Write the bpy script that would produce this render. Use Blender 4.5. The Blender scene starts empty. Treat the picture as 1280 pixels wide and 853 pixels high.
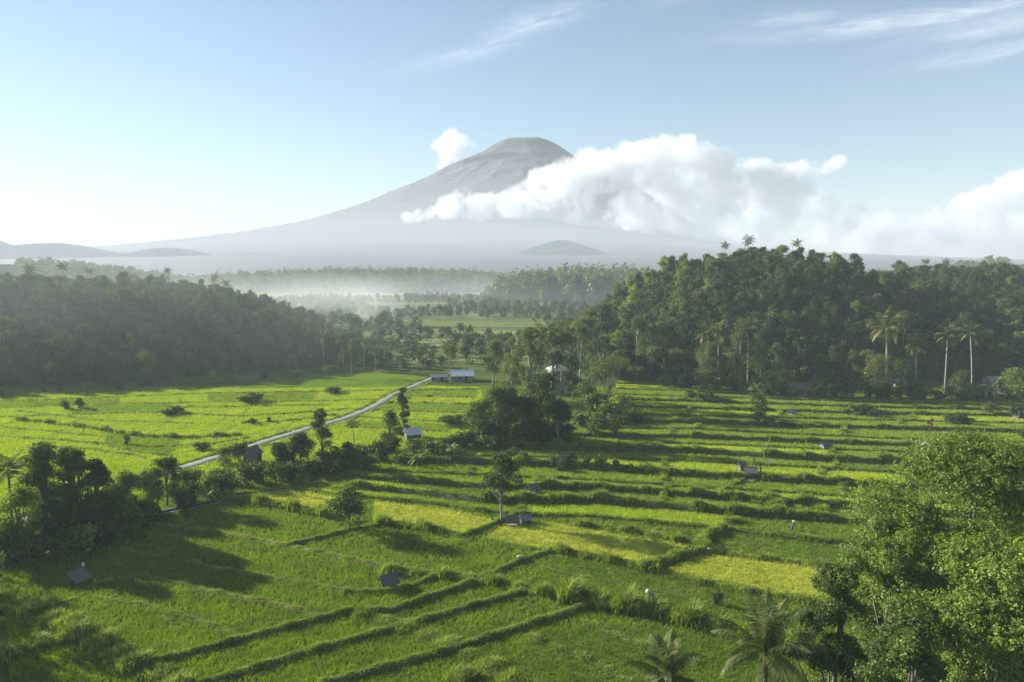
import bpy, bmesh, math, random
import numpy as np
from mathutils import Vector, Matrix
R = math.radians
rng = np.random.default_rng(7)
random.seed(7)
scene = bpy.context.scene
COL = scene.collection

# ------------------------------------------------------------------ camera
H = 40.0; F = 853.0; HZ = 335.0
PITCH = math.atan((426.5 - HZ) / F)
cp, sp = math.cos(PITCH), math.sin(PITCH)
cam_d = bpy.data.cameras.new('camera'); cam = bpy.data.objects.new('camera', cam_d); COL.objects.link(cam)
cam.location = (0, 0, H); cam.rotation_euler = (math.pi/2 - PITCH, 0, 0)
cam_d.sensor_width = 36; cam_d.lens = 36 * F / 1280
cam_d.clip_start = 0.5; cam_d.clip_end = 60000
scene.camera = cam

def at(px, py, z=0.0):
    """ground point (height z) seen at a pixel of the 1280x853 photograph"""
    u = (px - 640) / F; v = (426.5 - py) / F
    d = (u, cp + v*sp, -sp + v*cp)
    t = (z - H) / d[2]
    return Vector((d[0]*t, d[1]*t, z))
def atY(px, py, Y):
    u = (px - 640) / F; v = (426.5 - py) / F
    d = (u, cp + v*sp, -sp + v*cp); t = Y / d[1]
    return Vector((d[0]*t, Y, H + d[2]*t))
def topx(x, y, z):
    dz = z - H
    f = y*cp - dz*sp; up = y*sp + dz*cp
    f = np.maximum(f, 1e-3)
    return 640 + F*x/f, 426.5 - F*up/f

# ------------------------------------------------------------------ object helpers
def link(name, me, mats, parent=None):
    o = bpy.data.objects.new(name, me); COL.objects.link(o)
    if mats is not None:
        for m in (mats if isinstance(mats, (list, tuple)) else [mats]): me.materials.append(m)
    if parent is not None: o.parent = parent
    return o
def empty(name, loc, rz=0.0):
    o = bpy.data.objects.new(name, None); COL.objects.link(o)
    o.empty_display_size = 0.3
    o.location = loc; o.rotation_euler = (0, 0, rz); return o
def tag(o, label, cat, group=None):
    o['label'] = label; o['category'] = cat
    if group: o['group'] = group
    return o
def kind(o, k):
    o['kind'] = k; return o
def copy_tree(o):
    c = o.copy(); COL.objects.link(c)
    for ch in o.children:
        d = ch.copy(); COL.objects.link(d); d.parent = c
        for g in ch.children:
            e = g.copy(); COL.objects.link(e); e.parent = d
    return c

def mesh_np(name, V, faces_n, mat_idx=None, smooth=False):
    """mesh whose faces are consecutive runs of faces_n vertices"""
    V = np.asarray(V, dtype=np.float32).reshape(-1, 3)
    me = bpy.data.meshes.new(name)
    n = len(V); k = n // faces_n
    me.vertices.add(n); me.vertices.foreach_set('co', V.ravel())
    me.loops.add(n); me.loops.foreach_set('vertex_index', np.arange(n, dtype=np.int32))
    me.polygons.add(k); me.polygons.foreach_set('loop_start', np.arange(0, n, faces_n, dtype=np.int32))
    if mat_idx is not None: me.polygons.foreach_set('material_index', np.asarray(mat_idx, dtype=np.int32))
    me.update(); return me
def mesh_idx(name, V, Fc, smooth=False):
    me = bpy.data.meshes.new(name)
    me.from_pydata([tuple(v) for v in V], [], [tuple(f) for f in Fc])
    if smooth: me.polygons.foreach_set('use_smooth', [True]*len(me.polygons))
    me.update(); return me
def grid_mesh(name, X, Y, Z, smooth=True):
    r, c = X.shape
    V = np.stack([X, Y, Z], -1).reshape(-1, 3).astype(np.float32)
    i = np.arange(r*c).reshape(r, c)
    q = np.stack([i[:-1,:-1], i[:-1,1:], i[1:,1:], i[1:,:-1]], -1).reshape(-1, 4)
    me = bpy.data.meshes.new(name)
    me.vertices.add(len(V)); me.vertices.foreach_set('co', V.ravel())
    me.loops.add(q.size); me.loops.foreach_set('vertex_index', q.ravel().astype(np.int32))
    me.polygons.add(len(q)); me.polygons.foreach_set('loop_start', np.arange(0, q.size, 4, dtype=np.int32))
    if smooth: me.polygons.foreach_set('use_smooth', np.ones(len(q), dtype=bool))
    me.update(); return me

class MB:
    """collects solid shapes for ONE mesh"""
    def __init__(s): s.V = []; s.F = []
    def add(s, V, Fc):
        b = len(s.V); s.V += [Vector(v) for v in V]; s.F += [tuple(i + b for i in f) for f in Fc]
    def box(s, c, d, rz=0.0):
        x, y, z = d[0]/2, d[1]/2, d[2]/2
        m = Matrix.Rotation(rz, 3, 'Z')
        V = [m @ Vector((a*x, b*y, e*z)) + Vector(c) for e in (-1, 1) for b in (-1, 1) for a in (-1, 1)]
        s.add(V, [(0,2,3,1),(4,5,7,6),(0,1,5,4),(2,6,7,3),(0,4,6,2),(1,3,7,5)])
    def tube(s, pts, rad, n=6, cap=True):
        pts = [Vector(p) for p in pts]; V = []
        for i, p in enumerate(pts):
            a = pts[max(i-1, 0)]; b = pts[min(i+1, len(pts)-1)]
            t = (b - a).normalized() if (b - a).length > 1e-6 else Vector((0,0,1))
            u = t.cross(Vector((0.31, 0.95, 0.05))); u = u.normalized() if u.length > 1e-3 else Vector((1,0,0))
            w = t.cross(u); r = rad[i] if isinstance(rad, (list, tuple)) else rad
            for k in range(n):
                an = 2*math.pi*k/n; V.append(p + u*(r*math.cos(an)) + w*(r*math.sin(an)))
        Fc = []
        for i in range(len(pts)-1):
            for k in range(n):
                Fc.append((i*n+k, i*n+(k+1)%n, (i+1)*n+(k+1)%n, (i+1)*n+k))
        if cap:
            Fc.append(tuple(range(n-1, -1, -1))); Fc.append(tuple((len(pts)-1)*n + k for k in range(n)))
        s.add(V, Fc)
    def slab(s, quad, t):
        """thick sheet from 4 corners, thickness t downwards"""
        q = [Vector(p) for p in quad]; dn = Vector((0,0,-t))
        V = q + [p + dn for p in q]
        s.add(V, [(0,1,2,3),(7,6,5,4),(0,4,5,1),(1,5,6,2),(2,6,7,3),(3,7,4,0)])
    def build(s, name, mat, parent=None, smooth=False):
        return link(name, mesh_idx(name, s.V, s.F, smooth), mat, parent)
    def mesh(s, name, smooth=False): return mesh_idx(name, s.V, s.F, smooth)

# ------------------------------------------------------------------ materials
def new_mat(name):
    m = bpy.data.materials.new(name); m.use_nodes = True
    nt = m.node_tree; nt.nodes.clear()
    out = nt.nodes.new('ShaderNodeOutputMaterial'); return m, nt, out
def N(nt, t, **kw):
    n = nt.nodes.new(t)
    for k, v in kw.items(): setattr(n, k, v)
    return n
def ramp(nt, src, stops):
    r = N(nt, 'ShaderNodeValToRGB'); e = r.color_ramp.elements
    while len(e) < len(stops): e.new(0.5)
    for el, (p, c) in zip(e, stops): el.position = p; el.color = (*c, 1) if len(c) == 3 else c
    nt.links.new(src, r.inputs[0]); return r
def noise(nt, scale, detail=4, vec=None, rough=0.55):
    n = N(nt, 'ShaderNodeTexNoise'); n.inputs['Scale'].default_value = scale
    n.inputs['Detail'].default_value = detail; n.inputs['Roughness'].default_value = rough
    if vec is not None: nt.links.new(vec, n.inputs['Vector'])
    return n
def pos(nt): return N(nt, 'ShaderNodeNewGeometry').outputs['Position']
def solid(name, c, rough=0.8, var=0.25, scale=3.0, bump=0.0, metal=0.0):
    m, nt, out = new_mat(name)
    b = N(nt, 'ShaderNodeBsdfPrincipled'); b.inputs['Roughness'].default_value = rough; b.inputs['Metallic'].default_value = metal
    n = noise(nt, scale, 5, pos(nt))
    lo = tuple(x*(1-var) for x in c); hi = tuple(min(1, x*(1+var)) for x in c)
    r = ramp(nt, n.outputs['Fac'], [(0.3, lo), (0.7, hi)])
    nt.links.new(r.outputs[0], b.inputs['Base Color'])
    if bump:
        bp = N(nt, 'ShaderNodeBump'); bp.inputs['Strength'].default_value = bump; bp.inputs['Distance'].default_value = 0.1
        nt.links.new(n.outputs['Fac'], bp.inputs['Height']); nt.links.new(bp.outputs[0], b.inputs['Normal'])
    nt.links.new(b.outputs[0], out.inputs[0]); return m
def leafy(name, cols, scale=0.6, trans=0.35, obj_var=True, gloss=0.03, tcol=(1.1, 1.25, 0.5)):
    """leaf material: diffuse + translucent, hue varying over the crown and between plants"""
    m, nt, out = new_mat(name)
    n = noise(nt, scale, 4, pos(nt), 0.7)
    src = n.outputs['Fac']
    if obj_var:
        oi = N(nt, 'ShaderNodeObjectInfo')
        mx = N(nt, 'ShaderNodeMath', operation='MULTIPLY_ADD'); nt.links.new(oi.outputs['Random'], mx.inputs[0])
        mx.inputs[1].default_value = 0.36; mx.inputs[2].default_value = -0.18
        ad = N(nt, 'ShaderNodeMath', operation='ADD'); nt.links.new(src, ad.inputs[0]); nt.links.new(mx.outputs[0], ad.inputs[1]); src = ad.outputs[0]
    k = len(cols); r = ramp(nt, src, [(0.28 + 0.44*i/(k-1), c) for i, c in enumerate(cols)])
    d = N(nt, 'ShaderNodeBsdfDiffuse'); t = N(nt, 'ShaderNodeBsdfTranslucent')
    nt.links.new(r.outputs[0], d.inputs[0])
    mu = N(nt, 'ShaderNodeMix', data_type='RGBA', blend_type='MULTIPLY'); mu.inputs[0].default_value = 1
    nt.links.new(r.outputs[0], mu.inputs[6]); mu.inputs[7].default_value = (*tcol, 1)
    nt.links.new(mu.outputs[2], t.inputs[0])
    s = N(nt, 'ShaderNodeMixShader'); s.inputs[0].default_value = trans
    nt.links.new(d.outputs[0], s.inputs[1]); nt.links.new(t.outputs[0], s.inputs[2])
    g = N(nt, 'ShaderNodeBsdfGlossy'); g.inputs['Roughness'].default_value = 0.6; g.inputs[0].default_value = (.75,.8,.6,1)
    s2 = N(nt, 'ShaderNodeMixShader'); s2.inputs[0].default_value = gloss
    nt.links.new(s.outputs[0], s2.inputs[1]); nt.links.new(g.outputs[0], s2.inputs[2])
    nt.links.new(s2.outputs[0], out.inputs[0]); return m

M = {}
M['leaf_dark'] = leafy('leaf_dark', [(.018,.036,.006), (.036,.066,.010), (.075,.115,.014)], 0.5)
M['leaf_mid'] = leafy('leaf_mid', [(.03,.058,.008), (.062,.105,.014), (.13,.18,.02)], 0.5)
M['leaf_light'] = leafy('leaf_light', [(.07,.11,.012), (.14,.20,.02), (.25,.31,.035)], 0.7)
M['leaf_fore'] = leafy('leaf_fore', [(.05,.095,.012), (.12,.185,.02), (.25,.33,.05)], 0.55, trans=0.4, gloss=0.03)
M['leaf_olive'] = leafy('leaf_olive', [(.04,.055,.012), (.085,.105,.02), (.15,.165,.035)], 0.5)
M['palm'] = leafy('palm_leaf', [(.03,.045,.008), (.068,.085,.014), (.16,.165,.04)], 0.8, gloss=0.04)
M['palm_dry'] = leafy('palm_leaf_dry', [(.10,.09,.03), (.2,.17,.06), (.3,.25,.1)], 0.8)
M['banana'] = leafy('banana_leaf', [(.05,.09,.015), (.11,.17,.03), (.22,.28,.06)], 0.8, gloss=0.05)
M['bark'] = solid('bark', (.10,.085,.065), .9, .35, 2.5, .6)
M['bark_pale'] = solid('bark_pale', (.24,.21,.165), .9, .25, 2.5, .5)
M['wood'] = solid('weathered_wood', (.11,.095,.075), .85, .3, 6, .3)
M['thatch'] = solid('thatch', (.105,.098,.082), .95, .4, 8, .8)
M['tin'] = solid('sheet_metal', (.52,.55,.58), .45, .18, 1.2, .1, .3)
M['tin_dull'] = solid('dull_roof', (.17,.17,.17), .7, .2, 2, .3)
M['tile'] = solid('roof_tile', (.13,.085,.06), .9, .3, 4, .5)
M['plaster'] = solid('plaster', (.2,.195,.18), .9, .2, 1.5, .2)
M['white'] = solid('white_paint', (.55,.55,.53), .6, .08, 3)
M['dark'] = solid('dark_opening', (.03,.028,.025), .9, .2, 3)
M['concrete'] = solid('concrete', (.18,.175,.165), .9, .15, .8, .2)
M['stone'] = solid('stone', (.15,.145,.135), .9, .3, 2, .5)
M['red'] = solid('red_cloth', (.42,.10,.06), .9, .2, 4)
M['skin'] = solid('skin', (.28,.16,.10), .7, .1, 4)
M['cloth'] = solid('dark_cloth', (.06,.065,.08), .9, .2, 4)
M['cloth_b'] = solid('brown_cloth', (.2,.15,.11), .9, .2, 4)
M['sackcloth'] = solid('sackcloth', (.36,.36,.34), .9, .15, 4)
M['hat'] = solid('straw_hat', (.40,.37,.30), .9, .1, 8)
M['bundmat'] = solid('bund_earth', (.06,.085,.02), .95, .45, 1.5, .8)
M['earth'] = solid('dry_earth', (.13,.13,.05), .95, .35, 1.5, .8)

M['rice_g'] = leafy('rice_green', [(.115,.175,.008), (.19,.27,.010), (.29,.36,.012)], 0.25, trans=.4, obj_var=False, gloss=.03)
M['rice_d'] = leafy('rice_deep', [(.085,.145,.008), (.14,.21,.010), (.21,.275,.012)], 0.25, trans=.4, obj_var=False, gloss=.03)
M['rice_l'] = leafy('rice_lime', [(.23,.30,.010), (.34,.40,.012), (.44,.47,.015)], 0.2, trans=.4, obj_var=False, gloss=.03)
M['rice_y'] = leafy('rice_yellow', [(.28,.33,.03), (.40,.44,.045), (.50,.52,.06)], 0.2, trans=.4, obj_var=False, gloss=.03, tcol=(1.1,1.05,.6))
M['grass'] = leafy('bund_grass', [(.10,.15,.012), (.19,.25,.018), (.32,.38,.03)], 0.5, trans=.4, obj_var=False)
M['grass_dry'] = leafy('bund_grass_dry', [(.18,.20,.04), (.29,.31,.07), (.42,.42,.11)], 0.5, trans=.4, obj_var=False)

def sheet_mat(name, cols, rows=True):
    """rice canopy seen from afar: mottled colour and a strong fine bump"""
    m, nt, out = new_mat(name)
    p = pos(nt)
    a = noise(nt, 0.09, 5, p, .65); b = noise(nt, 2.2, 4, p, .7)
    mx = N(nt, 'ShaderNodeMath', operation='MULTIPLY_ADD'); nt.links.new(b.outputs[0], mx.inputs[0]); mx.inputs[1].default_value = .55; mx.inputs[2].default_value = -.27
    ad = N(nt, 'ShaderNodeMath', operation='ADD'); nt.links.new(a.outputs[0], ad.inputs[0]); nt.links.new(mx.outputs[0], ad.inputs[1])
    k = len(cols); r = ramp(nt, ad.outputs[0], [(.28 + .44*i/(k-1), c) for i, c in enumerate(cols)])
    d = N(nt, 'ShaderNodeBsdfDiffuse'); nt.links.new(r.outputs[0], d.inputs[0])
    bp = N(nt, 'ShaderNodeBump'); bp.inputs['Strength'].default_value = .9; bp.inputs['Distance'].default_value = .25
    nt.links.new(b.outputs[0], bp.inputs['Height']); nt.links.new(bp.outputs[0], d.inputs['Normal'])
    nt.links.new(d.outputs[0], out.inputs[0]); return m
M['sheet_g'] = sheet_mat('paddy_green', [(.10,.155,.008), (.17,.25,.010), (.26,.33,.012)])
M['sheet_d'] = sheet_mat('paddy_deep', [(.06,.11,.008), (.105,.18,.010), (.155,.23,.012)])
M['sheet_l'] = sheet_mat('paddy_lime', [(.21,.27,.010), (.32,.38,.012), (.42,.45,.015)])
M['sheet_y'] = sheet_mat('paddy_yellow', [(.28,.33,.03), (.40,.44,.045), (.47,.49,.06)])

def ground_mat():
    m, nt, out = new_mat('ground_soil')
    p = pos(nt); sx = N(nt, 'ShaderNodeSeparateXYZ'); nt.links.new(p, sx.inputs[0])
    n = noise(nt, .12, 6, p, .65)
    near = ramp(nt, n.outputs[0], [(.3, (.035,.06,.012)), (.55, (.07,.11,.016)), (.75, (.10,.13,.025))])
    mp = N(nt, 'ShaderNodeMapping'); nt.links.new(p, mp.inputs[0]); mp.inputs['Scale'].default_value = (.014,.04,1); mp.inputs['Rotation'].default_value = (0,0,.12)
    v = N(nt, 'ShaderNodeTexVoronoi'); v.inputs['Scale'].default_value = 1; v.feature = 'F1'; v.distance = 'MANHATTAN'; nt.links.new(mp.outputs[0], v.inputs['Vector'])
    far = ramp(nt, v.outputs['Color'], [(.1, (.06,.085,.025)), (.4, (.11,.14,.04)), (.62, (.15,.18,.05)), (.85, (.26,.26,.11))])
    fm = N(nt, 'ShaderNodeMapRange'); nt.links.new(sx.outputs['Y'], fm.inputs[0]); fm.inputs[1].default_value = 235; fm.inputs[2].default_value = 290
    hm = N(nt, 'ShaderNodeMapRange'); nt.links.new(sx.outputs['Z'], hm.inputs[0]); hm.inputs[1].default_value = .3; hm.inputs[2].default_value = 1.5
    c1 = N(nt, 'ShaderNodeMix', data_type='RGBA'); nt.links.new(fm.outputs[0], c1.inputs[0]); nt.links.new(near.outputs[0], c1.inputs[6]); nt.links.new(far.outputs[0], c1.inputs[7])
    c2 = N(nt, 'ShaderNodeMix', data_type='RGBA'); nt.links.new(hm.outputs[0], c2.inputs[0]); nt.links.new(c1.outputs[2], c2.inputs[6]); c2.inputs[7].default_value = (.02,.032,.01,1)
    d = N(nt, 'ShaderNodeBsdfDiffuse'); nt.links.new(c2.outputs[2], d.inputs[0])
    n2 = noise(nt, 1.2, 4, p, .7); bp = N(nt, 'ShaderNodeBump'); bp.inputs['Strength'].default_value = .8; bp.inputs['Distance'].default_value = .3
    nt.links.new(n2.outputs[0], bp.inputs['Height']); nt.links.new(bp.outputs[0], d.inputs['Normal'])
    nt.links.new(d.outputs[0], out.inputs[0]); return m
M['ground'] = ground_mat()
M['rock'] = solid('mountain_rock', (.034,.040,.045), .95, .35, .0016, 0)
M['slope'] = solid('mountain_slope', (.055,.07,.04), .95, .4, .004, 0)

# ------------------------------------------------------------------ terrain
def bump(x, y, cx, cy, rx, ry, h, p=1.0):
    d = ((x-cx)/rx)**2 + ((y-cy)/ry)**2
    return h * np.clip(1 - d, 0, None)**p
def th(x, y):
    x = np.asarray(x, float); y = np.asarray(y, float)
    z = np.zeros(np.broadcast(x, y).shape)
    for b in ((-205,300,128,82,31,.9), (-125,300,60,50,12,1.), (-235,425,115,80,27,.9), (-330,330,130,90,36,1.),
              (118,338,88,108,42,.85), (62,300,55,70,17,1.), (265,375,175,150,33,.8), (170,350,80,120,30,.9),
              (88,865,125,95,31,.6), (-250,1250,420,170,26,.7), (500,1350,600,200,22,.8), (-900,1100,420,250,45,.9), (900,1000,400,250,50,.9)):
        z = np.maximum(z, bump(x, y, *b))
    z = z + 95*np.exp(-((x+452)**2/(2*70**2) + (y-425)**2/(2*85**2))) * np.clip((-x/np.maximum(y,1)-.76)/.08, 0, 1)  # unseen ridge left of the view, added to throw shade on the left hill
    n = np.sin(x*.045+1.3)*np.cos(y*.06) + .6*np.sin(x*.11+y*.07)
    z = z * (1 + .06*n)
    # far rises: left ridge, cone
    z = np.maximum(z, 172*np.exp(-(((x-235)/360)**2 + ((y-3250)/300)**2)**.75))
    for cx, hh, w in ((-3480,310,640), (-2800,205,640), (-2100,175,520), (-1550,140,620), (-800,95,700)):
        z = np.maximum(z, .78*hh*np.exp(-(((x-cx*.78)/(w*.78))**2 + ((y-3240)/200)**2)))
    return z
def axis(a, b, fine, far, step, grow):
    inner = list(np.arange(a, b+.1, step))
    lo, hi = [], []
    v, s = b, step
    while v < far[1]: s *= grow; v += s; hi.append(min(v, far[1]))
    v, s = a, step
    while v > far[0]: s *= grow; v -= s; lo.append(max(v, far[0]))
    return np.array(sorted(set(lo)) + inner + hi)
gx = axis(-360, 460, 0, (-4480, 4480), 4, 1.06); gy = axis(40, 560, 0, (-280, 4560), 4, 1.04)
GX, GY = np.meshgrid(gx, gy)
kind(link('ground', grid_mesh('ground', GX, GY, th(GX, GY)), M['ground']), 'structure')

# volcano: beyond the haze, a radial profile with gullies
VY = 10500.0
def vnoise(u, v, seed):
    """smooth value noise in -1..1"""
    r = np.random.default_rng(seed); T = r.random((97, 97))*2-1
    i, j = np.floor(u).astype(int), np.floor(v).astype(int); f, g = u-i, v-j
    f, g = f*f*(3-2*f), g*g*(3-2*g); t = lambda a, b: T[a % 97, b % 97]
    return (t(i,j)*(1-f) + t(i+1,j)*f)*(1-g) + (t(i,j+1)*(1-f) + t(i+1,j+1)*f)*g
def vgully(AA, RR):
    X, Y = RR*np.cos(AA), RR*np.sin(AA); o = 0
    for k, (sc, am) in enumerate(((1500,34),(760,24),(380,17),(190,10),(95,5))):
        wx = X + 120*vnoise(X/600, Y/600, 50+k); n = vnoise(wx/sc, Y/sc, 10+k); o = o + am*(1 - 2*np.abs(n))
    rays = 0
    for k, (f, am) in enumerate(((14, 15), (31, 9), (60, 5))):
        n = vnoise(AA*f/6.2832*1.0 + .5*vnoise(RR/700, AA*2, 70+k), RR/1800, 80+k); rays = rays + am*(1 - 2.4*np.abs(n))
    e = np.clip((RR-250)/900, .12, 1) * np.clip(1.25 - RR/5500, .08, 1)
    return (o*.8 + rays*np.clip((RR-500)/900, 0, 1))*e
def vmesh():
    k = VY / F
    prof = [(0,154),(44,155),(54,151),(61,146),(68,140),(87,130),(105,120),(165,90),(225,65),(285,47),(365,30),(465,17),(600,5),(760,-4),(900,-12)]
    rp = np.array([p[0] for p in prof])*k; hp = np.array([atY(640, HZ - p[1], VY).z - H for p in prof])
    A = np.linspace(0, 2*np.pi, 721); Rr = np.concatenate([np.linspace(0, 500, 14), np.geomspace(530, 11000, 210)])
    RR, AA = np.meshgrid(Rr, A)
    hh = np.interp(RR, rp, hp)
    g = np.zeros_like(RR)
    for f, am, ph in ((17, 1., .3), (31, .7, 1.1), (53, .5, 2.2), (87, .3, .7)):
        g += am*np.sin(f*AA + ph + .0004*RR*np.sin(f))
    env = np.clip((RR-350)/900, 0, 1) * np.clip(1.2 - RR/5200, 0.05, 1)
    hh = hh + vgully(AA, RR) + 14*np.sin(AA*5+1)*np.clip((RR-250)/300, 0, 1)*(RR < 900)
    X = (669-640)*k + RR*np.cos(AA); Yv = VY + RR*np.sin(AA)
    asym = 1 - .12*np.clip(np.cos(AA), 0, 1)*np.clip(RR/700, 0, 1) - .75*np.clip(np.cos(AA)*1.6, 0, 1)*np.clip((RR-1500)/2600, 0, 1); hh = hh + (RR < 760)*(7*np.sin(AA*3+.5) - 30*np.clip(1-RR/420, 0, 1))
    return grid_mesh('volcano', X, Yv, H + hh*asym)
kind(link('volcano', vmesh(), M['rock']), 'structure')

# ------------------------------------------------------------------ haze
def box_mesh(name, a, b):
    m = MB(); a = Vector(a); b = Vector(b); m.box((a+b)/2, b-a); return m.mesh(name)
HAZE = 2.8e-4
def haze_mat(name, dens, g, col):
    m, nt, out = new_mat(name)
    v = N(nt, 'ShaderNodeVolumePrincipled'); v.inputs['Density'].default_value = dens; v.inputs['Anisotropy'].default_value = g
    v.inputs['Color'].default_value = (*col, 1)
    nt.links.new(v.outputs[0], out.inputs['Volume']); return m
M['haze'] = haze_mat('haze', HAZE, .03, (.57,.64,.70))
kind(link('haze', box_mesh('haze', (-4500, -300, -1), (4500, 4580, 330)), M['haze']), 'stuff')

# ------------------------------------------------------------------ leaf geometry
def unit(v): return v / np.maximum(np.linalg.norm(v, axis=-1, keepdims=True), 1e-9)
def leaves(P, Nrm, size, r, aspect=.5, jitter=.35):
    """one rhombic leaf at every point P, blade lying across direction Nrm"""
    n = len(P); s = size*(1 + jitter*(r.random(n)*2-1))[:, None]
    a = unit(np.cross(Nrm, r.normal(size=(n,3)))); b = unit(np.cross(Nrm, a))
    w = s*aspect
    V = np.stack([P - a*s*.5, P + b*w*.5 - a*s*.05, P + a*s*.5, P - b*w*.5 - a*s*.05], 1)
    return V.reshape(-1, 3)
def lobes_tree(r, h, rad, n_lobes, base=.35, flat=.8, umbrella=False, lobe_r=1.0):
    L = []
    for i in range(n_lobes):
        a = r.random()*6.283; f = math.sqrt(r.random())
        zz = base + (1-base)*(r.random()**.8)
        if umbrella: zz = .72 + .2*r.random()
        wid = math.sin(math.pi*min(1, max(.12, (zz-base)/(1-base)*.85 + .12)))**.6 if not umbrella else 1
        if base < .1: wid = max(wid, 1 - .6*zz)
        x, y = math.cos(a)*f*rad*.75*wid, math.sin(a)*f*rad*.75*wid
        lr = rad*(.28 + .22*r.random())*lobe_r
        L.append((x, y, min(h - lr*flat*.7, zz*h), lr, lr*flat))
    return L
def crown(r, L, n, size, cluster=5, aspect=.55):
    L = np.array(L); vol = L[:,3]**2; idx = r.choice(len(L), n//cluster, p=vol/vol.sum())
    d = unit(r.normal(size=(len(idx), 3))); d[:,2] = np.where((d[:,2] < -.3) & (r.random(len(d)) < .7), -d[:,2], d[:,2])
    t = r.random(len(idx))**.33; t *= 1 + .12*r.normal(size=len(t))
    c = L[idx]
    P = np.stack([c[:,0] + d[:,0]*c[:,3]*t, c[:,1] + d[:,1]*c[:,3]*t, c[:,2] + d[:,2]*c[:,4]*t], 1)
    P = np.repeat(P, cluster, 0) + r.normal(size=(len(P)*cluster, 3))*size*.55
    D = np.repeat(d, cluster, 0)
    nr = unit(D*.55 + r.normal(size=D.shape)*.6 + np.array([0,0,.45]))
    return leaves(P, nr, size, r, aspect)
def trunk_mb(r, L, h, r0, lean=0.0, branch=.6):
    m = MB(); top = Vector((lean*h, 0, h*.78)); n = 6
    ctr = [Vector((lean*h*(t**1.5) + .03*h*math.sin(3*t+r0*40)*t, .03*h*math.sin(4*t+1)*t, h*.8*t)) for t in [i/n for i in range(n+1)]]
    m.tube(ctr, [r0*(1.25 if i == 0 else 1)*(1 - .75*i/n) for i in range(n+1)], 7)
    for (x, y, z, a, b) in L[:min(13, max(4, int(len(L)*branch)))]:
        t = min(.95, max(.25, (z/h)*.6)); i = int(t*n); s = ctr[i].lerp(ctr[i+1], t*n-i)
        e = Vector((x, y, z + b*.2)); mid = s.lerp(e, .5) + Vector((0, 0, -.05*h*.5))
        m.tube([s, mid, e], [r0*.45*(1-t*.5), r0*.3, r0*.1], 5)
    return m

def make_tree(name, seed, h, rad, n_lobes, nleaf, size, mat, bark='bark', base=.35, flat=.8, umbrella=False, r0=None, lean=0.0, cluster=5, trunk=True, aspect=.55, lobe_r=1.0):
    r = np.random.default_rng(seed)
    L = lobes_tree(r, h, rad, n_lobes, base, flat, umbrella, lobe_r)
    root = empty(name, (0,0,0))
    if trunk: trunk_mb(r, L, h, r0 or h*.022, lean).build('trunk', M[bark], root, True)
    link('crown', mesh_np('crown', crown(r, L, nleaf, size, cluster, aspect), 4), M[mat], root)
    return root

# ------------------------------------------------------------------ palms
def frond_verts(r, length, elev, az, pairs, lw, droop, leaf_len):
    """leaflets + rachis of one frond; returns quads"""
    n = 9; pts = []
    p = Vector((0,0,0)); e = elev
    for i in range(n+1):
        pts.append(p.copy()); st = length/n
        p = p + Vector((math.cos(az)*math.cos(e), math.sin(az)*math.cos(e), math.sin(e)))*st
        e -= droop/n*(.5 + 1.1*i/n)
    pts = np.array([list(q) for q in pts]); Q = []
    side = np.array([-math.sin(az), math.cos(az), 0])
    for i in range(n):
        a, b = pts[i], pts[i+1]; w = .05*length/4*(1 - .8*i/n)
        Q.append([a-side*w, a+side*w, b+side*w*.85, b-side*w*.85])
        up = np.array([0,0,1.])*w
        Q.append([a-up, a+up, b+up*.8, b-up*.8])
    for k in range(pairs):
        t = .14 + .86*(k+.5)/pairs; f = t*n; i = min(n-1, int(f)); c = pts[i] + (pts[i+1]-pts[i])*(f-i)
        tan = unit((pts[i+1]-pts[i])[None])[0]
        ll = leaf_len*math.sin(math.pi*min(.97, .18+.8*t))**.6*(.85+.3*r.random())
        for s in (-1, 1):
            d = unit((side*s*.8 + tan*.55 + np.array([0,0,-.35-.4*r.random()]))[None])[0]
            wv = tan*lw*.5
            e_ = c + d*ll; m_ = c + d*ll*.5 + np.array([0,0,.06*ll])
            Q.append([c-wv*.6, c+wv*.6, m_+wv, m_-wv]); Q.append([m_-wv, m_+wv, e_+wv*.15, e_-wv*.15])
    return np.array(Q).reshape(-1, 3)
def make_palm(name, seed, h, nf, flen, pairs, lw, leaf_len, lean=.06, r0=.17, separate=False, mat='palm', dry=2, upright=0.0):
    r = np.random.default_rng(seed); root = empty(name, (0,0,0)); la = r.random()*6.28
    pts = [Vector((math.cos(la)*lean*h*(t**1.7), math.sin(la)*lean*h*(t**1.7), h*t)) for t in [i/10 for i in range(11)]]
    m = MB(); m.tube(pts, [r0*1.6 if i == 0 else r0*(1.1-.35*i/10) for i in range(11)], 8); m.build('trunk', M['bark_pale'], root, True)
    top = np.array(pts[-1]); allq = []
    for k in range(nf):
        az = k*2.399 + r.random()*.4; u = k/nf
        el = R(82 - 105*(u**.85)) + r.normal()*.08 + upright*(1-u)
        q = frond_verts(r, flen*(.75+.25*math.sin(math.pi*min(1,.25+u)))*(.9+.2*r.random()), el, az, pairs, lw, 1.0+.5*r.random(), leaf_len) + top
        isdry = k >= nf-dry
        if separate: link('frond', mesh_np('frond', q, 4), M['palm_dry' if isdry else mat], root)
        else: allq.append(q)
    if not separate:
        mi = np.concatenate([np.full(len(q)//4, 1 if k >= nf-dry else 0) for k, q in enumerate(allq)])
        link('crown', mesh_np('crown', np.concatenate(allq), 4, mi), [M[mat], M['palm_dry']], root)
    return root

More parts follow.
